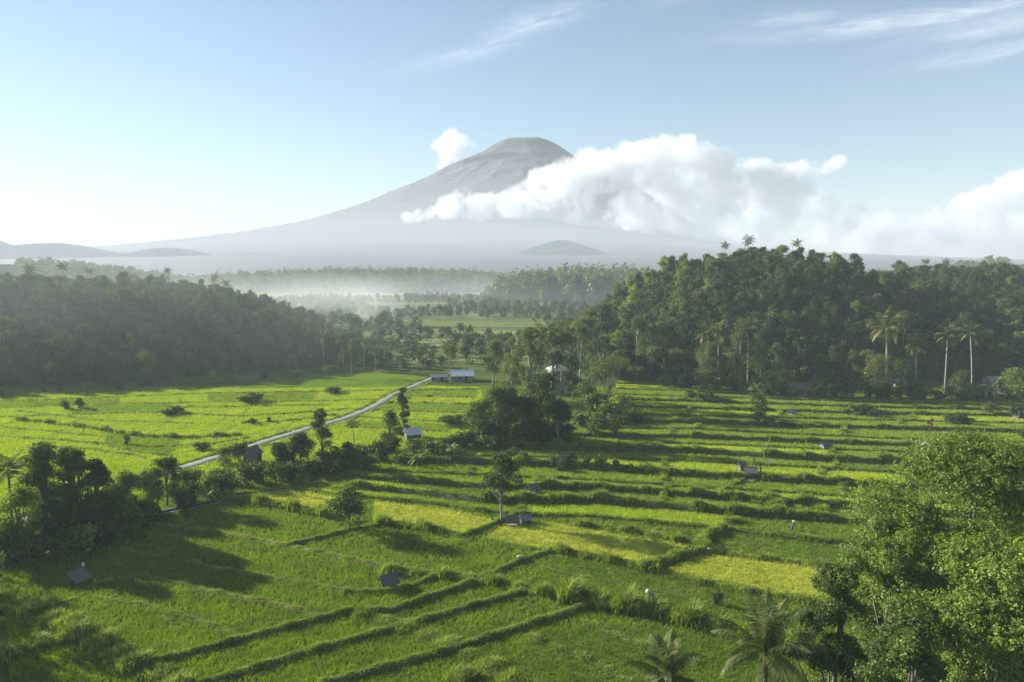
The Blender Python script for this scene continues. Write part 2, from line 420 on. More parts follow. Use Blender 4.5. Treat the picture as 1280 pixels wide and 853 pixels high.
# ------------------------------------------------------------------ banana plants and shrubs
def make_banana(name, seed, h):
    r = np.random.default_rng(seed); root = empty(name, (0,0,0)); m = MB(); Q = []
    for s in range(3):
        bx, by = r.normal()*.5, r.normal()*.5; hh = h*(.6+.4*r.random())*.55
        m.tube([(bx,by,0), (bx+.05,by,hh*.5), (bx+.1,by,hh)], [.14,.12,.07], 6)
        for k in range(7):
            az = k*2.4 + r.random(); e = R(75-80*k/7); ln = h*.5*(.8+.3*r.random()); n = 5
            p = np.array([bx+.1, by, hh]); side = np.array([-math.sin(az), math.cos(az), 0])
            for i in range(n):
                d = np.array([math.cos(az)*math.cos(e), math.sin(az)*math.cos(e), math.sin(e)]); q = p + d*ln/n
                wa = .3*math.sin(math.pi*(.1+.85*i/n))*ln*.4; wb = .3*math.sin(math.pi*(.1+.85*(i+1)/n))*ln*.4
                Q += [p-side*wa, p+side*wa, q+side*wb, q-side*wb]; p = q; e -= .32
    m.build('stem', M['leaf_olive'], root, True)
    link('leaves', mesh_np('leaves', np.array(Q), 4), M['banana'], root); return root
def make_shrub(name, seed, h, rad, n, size, mat, n_lobes=7):
    r = np.random.default_rng(seed); L = lobes_tree(r, h, rad, n_lobes, .15, .9)
    root = empty(name, (0,0,0)); m = MB()
    for (x,y,z,a,b) in L[:4]: m.tube([(x*.1,y*.1,0), (x*.5,y*.5,z*.5), (x,y,z)], [.06*h/2,.04*h/2,.02], 5)
    m.build('stem', M['bark'], root)
    link('foliage', mesh_np('foliage', crown(r, L, n, size), 4), M[mat], root); return root
# ------------------------------------------------------------------ lines and grass
def pline(pts, step=.8, z=0.0, jit=.0, seed=0):
    r = np.random.default_rng(seed)
    W = np.array([[*at(x, y, 0)] for x, y in pts])
    seg = np.linalg.norm(np.diff(W, axis=0), axis=1); s = np.concatenate([[0], np.cumsum(seg)])
    n = max(4, int(s[-1]/step)+1); t = np.linspace(0, s[-1], n)
    out = np.stack([np.interp(t, s, W[:,k]) for k in range(3)], 1)
    if jit: out[:,:2] += np.cumsum(r.normal(size=(n,2))*jit*.3, 0)*0 + np.convolve(r.normal(size=n), np.ones(5)/5, 'same')[:,None]*jit
    out[:,2] = z; return out
def sides(Pn):
    t = unit(np.gradient(Pn, axis=0)); return np.stack([-t[:,1], t[:,0], np.zeros(len(t))], 1)
def strip(name, Pn, prof, mat, r=None, jit=.0):
    """sweeps a cross profile [(offset, height), ...] along a line"""
    S = sides(Pn); rows = []
    for (o, h) in prof:
        q = Pn + S*o; q[:,2] += h
        if r is not None and h > .02: q += r.normal(size=q.shape)*jit*np.array([1,1,.6])
        rows.append(q)
    A = np.stack(rows, 0)
    return link(name, grid_mesh(name, A[:,:,0], A[:,:,1], A[:,:,2], r is None), mat)
def blades(P, h, w, lean, r, two=True):
    n = len(P); az = r.random(n)*6.283; d = np.stack([np.cos(az), np.sin(az), np.zeros(n)], 1)
    wd = np.stack([-d[:,1], d[:,0], np.zeros(n)], 1)*w[:,None]*.5; up = np.array([0,0,1.])
    ln = (lean*(.4+.9*r.random(n)))[:,None]
    m = P + d*h[:,None]*ln*.35 + up*h[:,None]*.62; t = P + d*h[:,None]*ln + up*h[:,None]*(1-.25*ln)
    if two:
        V = np.stack([P-wd, P+wd, m+wd*.8, m-wd*.8, m-wd*.8, m+wd*.8, t+wd*.1, t-wd*.1], 1)
    else:
        V = np.stack([P-wd, P+wd, t+wd*.25, t-wd*.25], 1)
    return V.reshape(-1, 3)

GR = {0: [], 1: []}      # grass quads by material (0 green, 1 dry)
def grass_line(Pn, width, hgt, dens, dry=0.15, z0=.25, r=rng, ridge=0.0):
    dens = dens*1.35
    L = np.linalg.norm(np.diff(Pn, axis=0), axis=1).sum()
    D = np.linalg.norm(Pn.mean(0)[:2]); sc = min(2.6, max(1, D/95))
    n = int(L*dens/sc**1.3)
    if n < 3: return
    i = r.random(n)*(len(Pn)-1.001); k = i.astype(int); f = (i-k)[:,None]
    P = Pn[k]*(1-f) + Pn[k+1]*f; S = sides(Pn)[k]
    of = (r.random(n)*2-1)*width*.5; P = P + S*of[:,None]; P[:,2] = z0 if not ridge else np.maximum(.03, ridge*np.clip(1.25 - 2.1*np.abs(of)/width, 0, 1) - .06)
    clump = .62 + .55*(np.sin(i*1.1)*np.sin(i*.37+1)) + .25*r.random(n)
    hh = hgt*np.clip(clump, .3, 1.35)
    nb = 5
    P = np.repeat(P, nb, 0) + r.normal(size=(n*nb,3))*np.array([.16,.16,0])*min(1.5, .5+hgt)
    hb = np.repeat(hh, nb)*(.6+.5*r.random(n*nb)); w = (.05+.035*hgt)*sc*(.7+.6*r.random(n*nb))
    isd = np.repeat(r.random(n) < dry, nb)
    for c in (0, 1):
        q = isd == bool(c)
        if q.any(): GR[c].append(blades(P[q], hb[q], w[q], np.full(q.sum(), .55), r))
def bund(pts, w=.9, h=.4, gh=.35, dens=16, dry=.2, mat='bundmat', seed=1):
    Pn = pline(pts, .7, 0, .12, seed); r = np.random.default_rng(seed)
    o = strip('field_bund', Pn, [(-w*.6,0), (-w*.42,h*.75), (-w*.12,h), (w*.15,h*.95), (w*.42,h*.7), (w*.6,0)], M[mat], r, .05)
    kind(o, 'structure')
    if gh: grass_line(Pn, w*1.2, gh, dens*2.0, dry, h*.55, ridge=h)
def tall(pts, w=1.4, gh=1.4, dens=26, dry=.12, seed=3):
    Pn = pline(pts, .8, 0, .2, seed); grass_line(Pn, w, gh, dens, dry, .1)

# ------------------------------------------------------------------ fields
FIELDS = []
def field(pts, c): FIELDS.append((np.array(pts, float), c))
BANDS = [
 [(772,473),(850,474),(885,480),(930,489)],
 [(770,480),(850,481),(900,487),(985,496)],
 [(770,487),(860,490),(985,497),(1290,504)],
 [(775,494),(860,497),(1100,504),(1290,509)],
 [(775,501),(860,503),(1100,511),(1290,515)],
 [(740,509),(860,512),(1100,519),(1290,522)],
 [(745,519),(860,521),(1100,527),(1290,531)],
 [(730,528),(860,530),(1000,535),(1290,542)],
 [(700,536),(860,538),(1100,550),(1290,556)],
 [(690,546),(760,548),(860,549),(1100,558),(1290,565)],
 [(660,554),(720,556),(860,557),(1100,566),(1290,573)],
 [(560,560),(640,562),(720,564),(860,567),(1000,576),(1290,590)],
 [(500,570),(600,572),(720,574),(860,578),(1000,586),(1290,604)],
 [(440,578),(560,580),(640,582),(740,588),(860,597),(1040,607),(1290,622)],
 [(432,589),(550,594),(640,598),(740,603),(860,611),(1040,622),(1290,640)],
 [(435,600),(520,606),(610,613),(740,614),(860,623),(1040,637),(1290,656)],
 [(440,612),(540,622),(600,630),(740,630),(860,640),(1060,655),(1290,672)],
 [(440,622),(540,632),(640,646),(740,648),(860,660),(1040,680),(1290,700)],
]
thick = {7:1.1, 9:1.2, 11:1.5, 13:1.3, 15:1.4, 16:1.5, 4:.9, 5:1.0}
def interp_line(L, x):
    L = np.array(L); return np.interp(x, L[:,0], L[:,1])
STEP = [{7:.95, 9:1.0, 11:1.2, 13:1.1, 15:1.1, 16:1.1, 4:.7, 5:.8}.get(i, .55) for i in range(len(BANDS))]
def inpoly(px, py, P):
    c = np.zeros(len(px), bool); j = len(P)-1
    for i in range(len(P)):
        xi, yi = P[i]; xj, yj = P[j]
        if yi != yj:
            c ^= ((yi > py) != (yj > py)) & (px < (xj-xi)*(py-yi)/(yj-yi) + xi)
        j = i
    return c
def saw(x, y):
    """height of the terrace surface"""
    x = np.atleast_1d(np.asarray(x, float)); y = np.atleast_1d(np.asarray(y, float))
    px, py = topx(x, y, np.zeros(len(x))); z = np.zeros(len(x))
    for i, (a, b) in enumerate(zip(BANDS[:-1], BANDS[1:])):
        ya, yb = interp_line(a, px), interp_line(b, px); x0 = max(a[0][0], b[0][0]); x1 = min(a[-1][0], b[-1][0])
        k = (px >= x0) & (px <= x1) & (py > ya) & (py <= yb)
        z[k] = (STEP[i+1]*(py-ya)/np.maximum(yb-ya, .1))[k]
    return z
def gz(x, y): return float(th(x, y)) + float(saw(x, y)[0])
TERR = []
rb = random.Random(5)
for i, (a, b) in enumerate(zip(BANDS[:-1], BANDS[1:])):
    x0 = max(a[0][0], b[0][0]); x1 = min(a[-1][0], b[-1][0]); x = x0; mid = interp_line(a, x)
    while x < x1 - 5:
        e = min(x1, x + rb.uniform(90, 260)); e = x1 if x1 - e < 60 else e
        xs = np.linspace(x, e, max(3, int((e-x)/9)))
        c = rb.choice('lgggl' if mid < 540 else ('glgdgl' if mid < 590 else 'ggdgl'))
        field([(q, interp_line(a, q)) for q in xs] + [(q, interp_line(b, q)) for q in xs[::-1]], c)
        TERR.append((i, xs, c)); x = e
LEFT = [(-60,497),(0,497),(150,491),(260,486),(400,484),(530,482),(600,484),(610,520),(570,560),(470,560),(330,585),(225,600),(120,640),(-60,660)]
field(LEFT, 'l')
field([(300,486),(520,484),(535,470),(470,464),(400,470),(330,477)], 'd')
for pts, c in (([(0,503),(150,498),(150,505),(0,511)],'g'),([(100,507),(220,505),(200,516),(90,518)],'g'),([(134,541),(228,549),(215,569),(170,565),(130,555)],'g'),
 ([(260,493),(400,490),(390,501),(260,503)],'g'),([(500,488),(600,488),(595,496),(490,495)],'g'),([(480,505),(590,507),(588,516),(466,512)],'g'),([(440,528),(580,532),(560,540),(430,535)],'g')): field(pts, c)
field([(285,623),(330,613),(360,611),(432,624),(430,645),(350,633)], 'y')
field([(468,627),(500,631),(560,637),(622,652),(590,670),(540,663),(465,651)], 'y')
field([(627,658),(690,653),(760,667),(862,682),(835,699),(812,711),(740,697),(692,689),(606,673)], 'y')
field([(880,691),(1000,706),(1110,722),(1110,760),(1040,751),(940,735),(832,713)], 'y')
field([(890,640),(990,648),(1080,655),(1080,690),(930,660)], 'd'); field([(700,700),(760,706),(860,728),(1000,752),(1000,800),(900,785),(760,755),(660,735)], 'd')
field([(930,660),(1060,676),(1060,705),(885,690)], 'd'); field([(370,612),(470,604),(540,622),(470,627)], 'l')
field([(660,800),(780,785),(900,790),(1000,815),(1000,870),(640,870)], 'd')
SH = {'g':'sheet_g','d':'sheet_d','l':'sheet_l','y':'sheet_y'}
def tess(P):
    # fan from outline, refined by bmesh triangulation
    bm = bmesh.new(); vs = [bm.verts.new(p) for p in P]; f = bm.faces.new(vs)
    if f.normal.z < 0 or (f.normal_update() or f.normal.z) < 0: f.normal_flip()
    bmesh.ops.triangulate(bm, faces=[f]); me = bpy.data.meshes.new('rice_paddy'); bm.to_mesh(me); bm.free(); return me
for i, xs, c in TERR:
    A = np.array([[*at(q, interp_line(BANDS[i], q))] for q in xs]); B = np.array([[*at(q, interp_line(BANDS[i+1], q))] for q in xs])
    rows = []; st = STEP[i+1]; rr = np.random.default_rng(i*77+int(xs[0]))
    for t in (0, .25, .5, .75, 1.0):
        q = A*(1-t) + B*t; q[:,2] = st*t + .01; rows.append(q)
    q = B.copy(); q[:,1] -= .25 + .15*rr.random(len(q)); q[:,2] = st*.4; rows.append(q)
    q = B.copy(); q[:,1] -= .5; q[:,2] = -.1; rows.append(q)
    G = np.stack(rows, 0); o = link('rice_paddy', grid_mesh('rice_paddy', G[:,:,0], G[:,:,1], G[:,:,2], False), [M[SH[c]], M['bundmat']])
    o.data.polygons.foreach_set('material_index', [0]*(4*(len(xs)-1)) + [1]*(2*(len(xs)-1))); kind(o, 'structure')
for i, (P, c) in enumerate(FIELDS):
    if i < len(TERR): continue
    z = .02 + .004*(i % 9) + (.05 if i > len(BANDS)*0 and c == 'y' else 0) + (.0 if P is not None else 0)
    z = .02 + .006*(i - len(TERR))
    kind(link('rice_paddy', tess([at(x, y, z) for x, y in P]), M[SH[c]]), 'structure')

# road, canal
ROAD = [(-70,690),(60,640),(150,612),(222,587),(275,571),(330,553),(385,536),(430,524),(465,510),(490,495),(512,485),(535,475),(556,467),(590,462)]
RP = pline(ROAD, 1.2, .16, .25, 8)
kind(strip('road', RP, [(-1.4,-.15),(-1.15,.0),(0,.04),(1.15,.0),(1.4,-.15)], M['concrete'], np.random.default_rng(3), .09), 'structure')
Pv = pline(ROAD, 1.2, 0)
for s in (-1, 1):
    grass_line(Pv + sides(Pv)*2.6*s, 1.3, .55, 14, .3, .05)
CAN = [(-60,738),(0,711),(60,690),(130,663),(155,655),(215,640),(275,627),(305,618)]
CP = pline(CAN, 1.0, .1)
M['water'] = solid('canal_water', (.012,.016,.012), .15, .2, 2)
kind(strip('canal_water', CP, [(-.75,0),(.75,0)], M['water']), 'structure')
for s in (-1, 1):
    kind(strip('canal_kerb', CP + sides(CP)*.85*s, [(-.12,-.1),(-.12,.22),(.12,.22),(.12,-.1)], M['concrete']), 'structure')
grass_line(CP + sides(CP)*1.5, .9, .5, 12, .3, .05); grass_line(CP - sides(CP)*1.5, .9, .45, 10, .3, .05)

# bunds of the near fields
bund([(150,650),(180,655),(300,672),(360,684),(420,697),(480,710),(545,720)], 1.0,.4,.32,24,.6,'earth',2)
bund([(592,731),(537,749),(484,768),(448,767)], .9,.7,.38,28,.15,seed=4)
bund([(440,766),(400,776),(305,801),(219,824),(190,832)], .9,.65,.36,28,.2,seed=5)
bund([(448,766),(503,785),(534,797),(568,812),(610,833),(650,860)], 2.2,.35,.6,50,.2,seed=6)
bund([(655,742),(600,757),(505,785),(475,793),(400,813),(330,835),(250,858)], 1.1,.6,.34,36,.15,seed=7)
bund([(735,760),(644,789),(600,803),(568,814),(476,839),(400,860)], 1.1,.65,.34,36,.15,seed=8)
bund([(545,722),(500,741),(430,742)], .8,.5,.36,26,.2,seed=9)
bund([(124,731),(176,722),(240,735)], .8,.4,.25,14,.3,seed=10)
bund([(176,722),(276,743),(345,757),(400,772)], .8,.35,.3,20,.6,'earth',11)
bund([(150,690),(210,700),(315,719),(406,734),(437,740)], .7,.3,.28,20,.6,'earth',12)
bund([(359,684),(412,671),(440,664),(470,660)], .9,.55,.36,26,.2,seed=13)
bund([(540,664),(579,672),(622,655),(640,646)], 1.0,.6,.34,30,.15,seed=14)
bund([(600,726),(654,702),(689,691)], 1.0,.6,.34,30,.15,seed=15)
bund([(671,711),(745,726),(840,745),(895,757)], .6,.25,.25,16,.6,seed=16)
bund([(659,797),(707,816),(755,837),(790,860)], .8,.3,.5,14,.3,seed=17)
bund([(730,780),(768,794),(816,812),(870,832)], .8,.3,.4,12,.5,'earth',18)
bund([(800,715),(838,701),(882,690),(879,675),(920,655)], 1.5,.8,.7,36,.1,seed=19)
bund([(894,621),(922,607),(935,598)], 1.2,.75,.6,30,.1,seed=20)
bund([(811,714),(876,731),(941,742),(1010,753),(1060,760)], 1.1,.35,.55,22,.15,seed=21)
bund([(300,619),(360,611),(430,620)], .8,.35,.4,16,.3,seed=22)
bund([(100,748),(60,760),(-20,765)], .8,.3,.25,12,.3,seed=23)
bund([(110,748),(180,757),(245,775),(308,800)], .7,.28,.26,18,.4,seed=31)
bund([(250,640),(225,665),(205,700)], .7,.3,.28,18,.3,seed=32)
bund([(520,722),(505,700),(470,680),(440,666)], .6,.25,.26,18,.4,seed=33)
bund([(250,825),(225,800),(205,770)], .6,.22,.24,16,.4,seed=34)
bund([(345,612),(385,622),(420,628)], .6,.25,.2,12,.3,seed=26)
# tall grass
tall([(478,716),(510,718),(545,720),(600,728),(660,739),(700,749)], 1.7,1.2,30,.15,3)
tall([(700,749),(760,758),(830,770),(890,785),(960,808),(1010,820)], 2.6,2.1,44,.12,4)
tall([(275,625),(350,634),(385,641),(418,649)], 1.5,1.6,26,.05,5)
tall([(470,656),(500,659),(556,667)], 1.3,1.5,30,.05,6)
tall([(692,690),(745,699),(799,712),(820,716)], 1.3,1.3,28,.2,7)
tall([(907,626),(987,639),(1057,648)], 1.6,1.6,30,.05,8)
tall([(719,657),(760,661),(800,668),(875,682)], 1.2,1.1,24,.15,9)
tall([(879,690),(960,700),(1060,712)], 1.1,.9,24,.2,10)
tall([(-20,753),(40,765),(70,780),(110,795),(150,822),(200,850),(230,870)], 2.6,1.3,40,.3,11)
tall([(-20,835),(30,812),(75,800),(105,795)], 2.4,1.5,44,.35,12)
tall([(560,860),(590,838),(640,850)], 2.0,1.0,30,.3,13)
tall([(360,600),(420,612),(480,602)], 1.2,.9,20,.2,15)
tall([(560,568),(600,574)], 2.2,1.8,30,.05,16)
tall([(375,602),(410,591),(460,585)], 1.6,1.2,24,.1,17)
for i, L in enumerate(BANDS):
    g = thick.get(i, .6)
    for k in range(len(L)-1):
        (xa, ya), (xb, yb) = L[k], L[k+1]
        n = max(1, int((xb-xa)/45))
        for q in range(n):
            if rb.random() < .06: continue
            gg = .8*g*rb.uniform(.5, 1.2); A = (xa+(xb-xa)*q/n, ya+(yb-ya)*q/n); B = (xa+(xb-xa)*(q+1)/n, ya+(yb-ya)*(q+1)/n)
            Pn = pline([A, B], 1.0, 0, .15, i*50+q); st = STEP[i]; grass_line(Pn + np.array([0,.15,0]), .7, gg, 16+6*gg, .15, st-.05); grass_line(Pn - np.array([0,.3,0]), .5, min(gg,.7), 9, .1, st*.35)
for i, xs, c in TERR:
    e = xs[-1]; L1, L2 = BANDS[i], BANDS[i+1]
    if e > min(L1[-1][0], L2[-1][0]) - 8 or rb.random() < .15: continue
    y1, y2 = interp_line(L1, e), interp_line(L2, e); Pn = pline([(e, y1), (e-2, y2)], .6, 0, .1, int(e)); st = STEP[i+1]
    h0 = st*np.linspace(0, 1, len(Pn)); Pn[:,2] = h0
    kind(strip('field_bund', Pn, [(-.55,0),(-.35,.3),(0,.42),(.35,.3),(.55,0)], M['bundmat'], np.random.default_rng(i*9+int(e)), .05), 'structure')
    m_ = len(Pn)//2
    for Q, zz in ((Pn[:m_+1], .25*st), (Pn[m_:], .75*st)):
        if len(Q) > 2: grass_line(Q, .9, rb.uniform(.4,.8), 26, .15, zz+.3)
LEFTL = [[(150,491),(105,520),(62,548)], [(330,492),(300,521),(262,556)], [(425,490),(385,515),(335,549)], [(230,492),(215,516),(190,546)], [(60,497),(30,520),(-10,540)], [(560,484),(535,505),(505,536)], [(-20,503),(150,497),(260,492),(400,490),(515,488)], [(-20,512),(100,506),(220,504),(380,502),(470,500)],
 [(-20,523),(80,519),(200,516),(300,521),(400,515),(440,511)], [(20,526),(84,532),(134,540),(188,547),(228,548),(300,545)],
 [(-20,545),(70,550),(130,556),(170,566),(215,570)], [(60,560),(110,562),(165,569),(180,574)], [(230,510),(330,508),(410,507)],
 [(300,530),(360,527),(420,519)], [(180,560),(260,556),(310,548)], [(500,487),(560,488),(600,487)], [(490,495),(595,497)],
 [(480,504),(590,506)], [(465,513),(590,517)], [(450,522),(585,530)], [(430,534),(500,537),(560,540)], [(20,514),(120,526),(240,530)], [(-20,533),(60,540),(140,548)]]
for i, L in enumerate(LEFTL):
    Pn = pline(L, 1.2, 0, .3, 100+i); r = np.random.default_rng(100+i); q = .5 if i < 6 else 1.0
    kind(strip('field_bund', Pn, [(-q*.5,0),(-q*.3,q*.25),(0,q*.32),(q*.3,q*.25),(q*.5,0)], M['earth' if i < 6 else 'bundmat'], r, .05), 'structure')
    g = 1.2 if i == 9 else (rb.uniform(.15, .25) if i < 6 else rb.uniform(.3, .6))
    grass_line(Pn, .6 if i < 6 else 1.0, g, 8 if i < 6 else 18, .4 if i < 6 else .2, .15, ridge=.2 if i < 6 else .32)
# scattered weeds on every bund of the mid fields come from the lines above
g0 = mesh_np('bund_grass', np.concatenate(GR[0]+GR[1]), 4, np.concatenate([np.zeros(sum(len(q) for q in GR[0])//4), np.ones(sum(len(q) for q in GR[1])//4)]))
kind(link('bund_grass', g0, [M['grass'], M['grass_dry']]), 'stuff')

# rice plants
def rice():
    out = []; idx = []
    for y0, y1 in ((56,72),(72,90),(90,112),(112,140),(140,180),(180,240)):
        ym = (y0+y1)/2; dens = min(40, 40*(64/ym)**1.9); half = .80*y1
        n = int(dens*(y1-y0)*2*half)
        x = (rng.random(n)*2-1)*half; y = y0 + rng.random(n)*(y1-y0)
        if y1 <= 140:
            rot = -.16; c, s = math.cos(rot), math.sin(rot); u = x*c - y*s; v = x*s + y*c
            v = np.round(v/.5)*.5 + rng.normal(size=n)*.06; x = u*c + v*s; y = -u*s + v*c
        ok = (np.abs(x) < .78*y) & (th(x, y) < .05)
        x, y = x[ok], y[ok]
        Pw = np.stack([x, y], 1)
        for L, wd in ((RP, 2.4), (CP, 1.3)):
            d = np.full(len(x), 1e9)
            for q in L[::2]: d = np.minimum(d, np.hypot(x-q[0], y-q[1]))
            k = d > wd; x, y = x[k], y[k]
        px, py = topx(x, y, np.zeros(len(x)))
        mi = np.zeros(len(x), int)
        for P, c in FIELDS: mi[inpoly(px, py, P)] = 'gdly'.index(c)
        k = py > 484; x, y, mi = x[k], y[k], mi[k]
        sc = max(1, ym/75); nb = 4
        n = len(x); P = np.repeat(np.stack([x, y, saw(x, y) + .04], 1), nb, 0); P[:,:2] += rng.normal(size=(n*nb,2))*.055*sc
        h = (.30+.20*rng.random(n*nb)); w = .04*sc*(.7+.6*rng.random(n*nb))
        out.append(blades(P, h, w, np.full(n*nb, .5), rng, False)); idx.append(np.repeat(mi, nb))
    return mesh_np('rice_crop', np.concatenate(out), 4, np.concatenate(idx))
kind(link('rice_crop', rice(), [M['rice_g'], M['rice_d'], M['rice_l'], M['rice_y']]), 'stuff')

# ------------------------------------------------------------------ single trees
NB = [0]
def hgt(px, pyb, pyt):
    g = at(px, pyb); return g, max(3.0, atY(px, pyt, g.y).z - float(th(g.x, g.y)))*1.02
def tree(px, pyb, pyt, wpx, mat, label, seed, leaf=.34, n=5200, bark='bark', group=None, umbrella=False, base=.12, lobes=20, lean=0, name='broadleaf_tree', z=0, asp=.55, cat='tree'):
    g, h = hgt(px, pyb, pyt); rad = wpx/2/F*math.hypot(g.y, H)
    o = make_tree(name, seed, h, rad, lobes, n, leaf, mat, bark, base, .85, umbrella, lean=lean, aspect=asp)
    o.location = (g.x, g.y, gz(g.x, g.y) - .05)
    NB[0] += name == 'broadleaf_tree'
    return tag(o, label, cat, group)
gl = 'trees of the dark thicket at the left edge'
for a in ((58,676,560,58,'leaf_mid','tall leafy tree next to the palm at the left edge of the photo',21,.42),
 (92,660,563,42,'leaf_olive','pale loose tree rising behind the dark thicket near the left edge',22,.4),
 (103,672,566,44,'leaf_mid','tall very dark narrow tree at the middle of the left thicket',23,.38),
 (127,664,577,36,'leaf_dark','dark tree with rounded top right of the tallest dark tree in the left thicket',24,.38),
 (28,700,612,58,'leaf_light','light leafed low tree at the foot of the palm by the left edge',25,.4),
 (158,650,592,40,'leaf_light','light green tree between the dark trees and the dense dark round tree',26,.36),
 (185,640,590,38,'leaf_light','bright leafed low tree directly left of the dense dark round tree',27,.34),
 (209,634,576,37,'leaf_dark','dense dark round tree at the right end of the left thicket beside the road',28,.3),
 (12,706,655,50,'leaf_mid','low bushy tree at the bottom left corner of the left thicket',29,.4),
 (70,690,630,50,'leaf_mid','dark spreading tree low in front of the left thicket',30,.4),
 (110,680,625,50,'leaf_mid','low dark tree at the front middle of the left thicket',39,.4),
 (145,668,618,46,'leaf_mid','low dark tree at the front right of the left thicket',38,.4)):
    tree(*a[:4], a[4], a[5], a[6], a[7]*.85, 9500, group=gl, base=.06, lobes=24)
for k, (x, yb, yt, w) in enumerate(((-120,760,600,110),(-260,760,560,120),(-190,700,560,100))):
    tree(x, yb, yt, w, 'leaf_mid', 'tree standing outside the left edge of the photo whose shadow falls on the rice', 40+k, .6, 2600, group='trees outside the left edge of the photo')
gm = 'trees beside the road in the middle of the valley'
for a in ((404,586,514,34,'leaf_dark','tall dark tree standing above the thicket beside the road',50),
 (352,586,556,34,'leaf_dark','round dark tree at the left end of the thicket beside the road',51),
 (376,588,545,40,'leaf_dark','broad dark tree in the middle of the thicket beside the road',52),
 (428,588,556,36,'leaf_mid','lower dark green tree at the right end of the thicket beside the road',53),
 (488,568,517,32,'leaf_dark','dark tree left of the small white roofed hut',54),
 (505,545,488,14,'leaf_mid','slender small tree at the road edge in front of the lime green fields',55)):
    tree(*a[:4], a[4], a[5], a[6], .36, 6500, group=gm, base=.05)
gc = 'trees of the dark clump in the middle of the photo'
for a in ((600,556,503,44,'leaf_mid','leafy tree at the left end of the dark central clump',60),
 (628,557,488,50,'leaf_dark','tallest dark tree at the left of the dark central clump',61),
 (655,556,495,46,'leaf_dark','broad dark tree in the middle of the dark central clump',62),
 (684,554,470,44,'leaf_mid','tall tree at the right side of the dark central clump',63),
 (700,552,505,36,'leaf_dark','dark tree at the right end of the dark central clump',64)):
    tree(*a[:4], a[4], a[5], a[6], .40, 9000, group=gc, base=.02, lobes=24)
gt = 'tall trees behind the dark central clump'
for a in ((640,505,424,34,'leaf_olive','tall loose tree at the left of the tall group behind the central clump',70),
 (662,500,414,36,'leaf_mid','tallest tree of the group behind the central clump',71),
 (690,505,418,34,'leaf_olive','tall thin pale trunked tree left of the white pointed roof',72),
 (716,500,446,30,'leaf_dark','dark tree just right of the white pointed roof',73),
 (738,515,453,40,'leaf_dark','dark round tree between the pointed roof and the flat topped tree',74),
 (616,485,428,32,'leaf_mid','mid green tree right of the long metal roofed shed',75),
 (668,520,470,40,'leaf_olive','olive tree standing directly behind the dark central clump',76),
 (725,480,408,30,'leaf_mid','tall tree at the left foot of the right hill',77),
 (752,478,404,36,'leaf_mid','tall tree with bare trunk at the foot of the right hill',78),
 (795,472,400,40,'leaf_mid','broad tall tree at the left foot of the right hill',79),
 (830,474,405,40,'leaf_dark','dark tall tree at the foot of the right hill above the terraces',80)):
    tree(*a[:4], a[4], a[5], a[6], .46, 5200, 'bark_pale', group=gt, base=.16)
tree(757,520,449,62,'leaf_olive','flat topped umbrella tree with a leaning pale trunk',81,.4,3600,'bark_pale',umbrella=True,lean=.18)
tree(627,655,571,50,'leaf_mid','slender tree with a rounded crown standing alone in the rice terraces',82,.34,4800,'bark_pale',base=.45)
tree(437,666,612,52,'leaf_mid','low spreading tree beside the yellow rice field',83,.32,4600,base=.15)
tree(697,562,531,16,'leaf_light','small pale almost bare tree on a bund right of the central clump',84,.3,260,'bark_pale',base=.5,lobes=9)
tree(945,527,496,26,'leaf_mid','small dark tree standing in the terraces below the grey wall',85,.4,2200,base=.15)
gf = 'trees at the foot of the right hill'
for a in ((882,490,432,36,'leaf_olive','pale grey green tree at the foot of the right hill above the terraces',90),
 (925,493,403,44,'leaf_olive','tall pale tree with bare trunk at the foot of the right hill',91),
 (950,490,432,40,'leaf_dark','dark tree right of the tall pale tree at the hill foot',92),
 (975,494,462,34,'leaf_mid','low leafy tree left of the grey wall at the hill foot',93),
 (1100,497,446,46,'leaf_olive','round pale topped tree between the coconut palms',94),
 (1065,500,438,20,'leaf_olive','slim tree with a small round head and pale trunk left of the palms',95),
 (1030,498,465,44,'leaf_dark','dark low tree right of the grey wall',96),
 (1125,500,452,50,'leaf_dark','spreading dark tree beside the second coconut palm',97),
 (1200,500,466,40,'leaf_dark','dark low tree between the last two palms',98),
 (1270,502,461,40,'leaf_light','bright olive tree at the right edge beside the grey roofs',99),
 (1052,500,468,36,'leaf_dark','dark bushy tree left of the slim round headed tree',89)):
    tree(*a[:4], a[4], a[5], a[6], .42, 3400, 'bark', group=gf)
# foreground trees at the right
def fore(px, pyc, pyt, Y, wpx, mat, label, seed, leaf, n, lobes, base):
    t = atY(px, pyt, Y); rad = wpx/2/F*Y
    o = make_tree('broadleaf_tree', seed, t.z, rad, lobes, n, leaf, mat, 'bark', base*.3, .75, cluster=9, aspect=.48, r0=.3, lobe_r=.62)
    o.location = (t.x, Y, 0); NB[0] += 1; return tag(o, label, 'tree', 'large trees close to the camera at the right')
fore(1205,640,556,58,310,'leaf_fore','largest bright green tree filling the right edge of the foreground',110,.25,150000,95,.12)
fore(1115,740,640,54,170,'leaf_fore','bright leafed tree lower left in front of the largest foreground tree',111,.24,56000,50,.15)
fore(1250,760,690,47,250,'leaf_fore','tree in the bottom right corner of the photo',112,.24,70000,64,.1)
fore(1045,790,712,50,130,'leaf_mid','darker fine leafed tree right of the large foreground palm',113,.22,36000,40,.1)
fore(1135,830,770,45,190,'leaf_mid','dark tree at the bottom edge between the palm and the corner tree',114,.23,42000,44,.1)

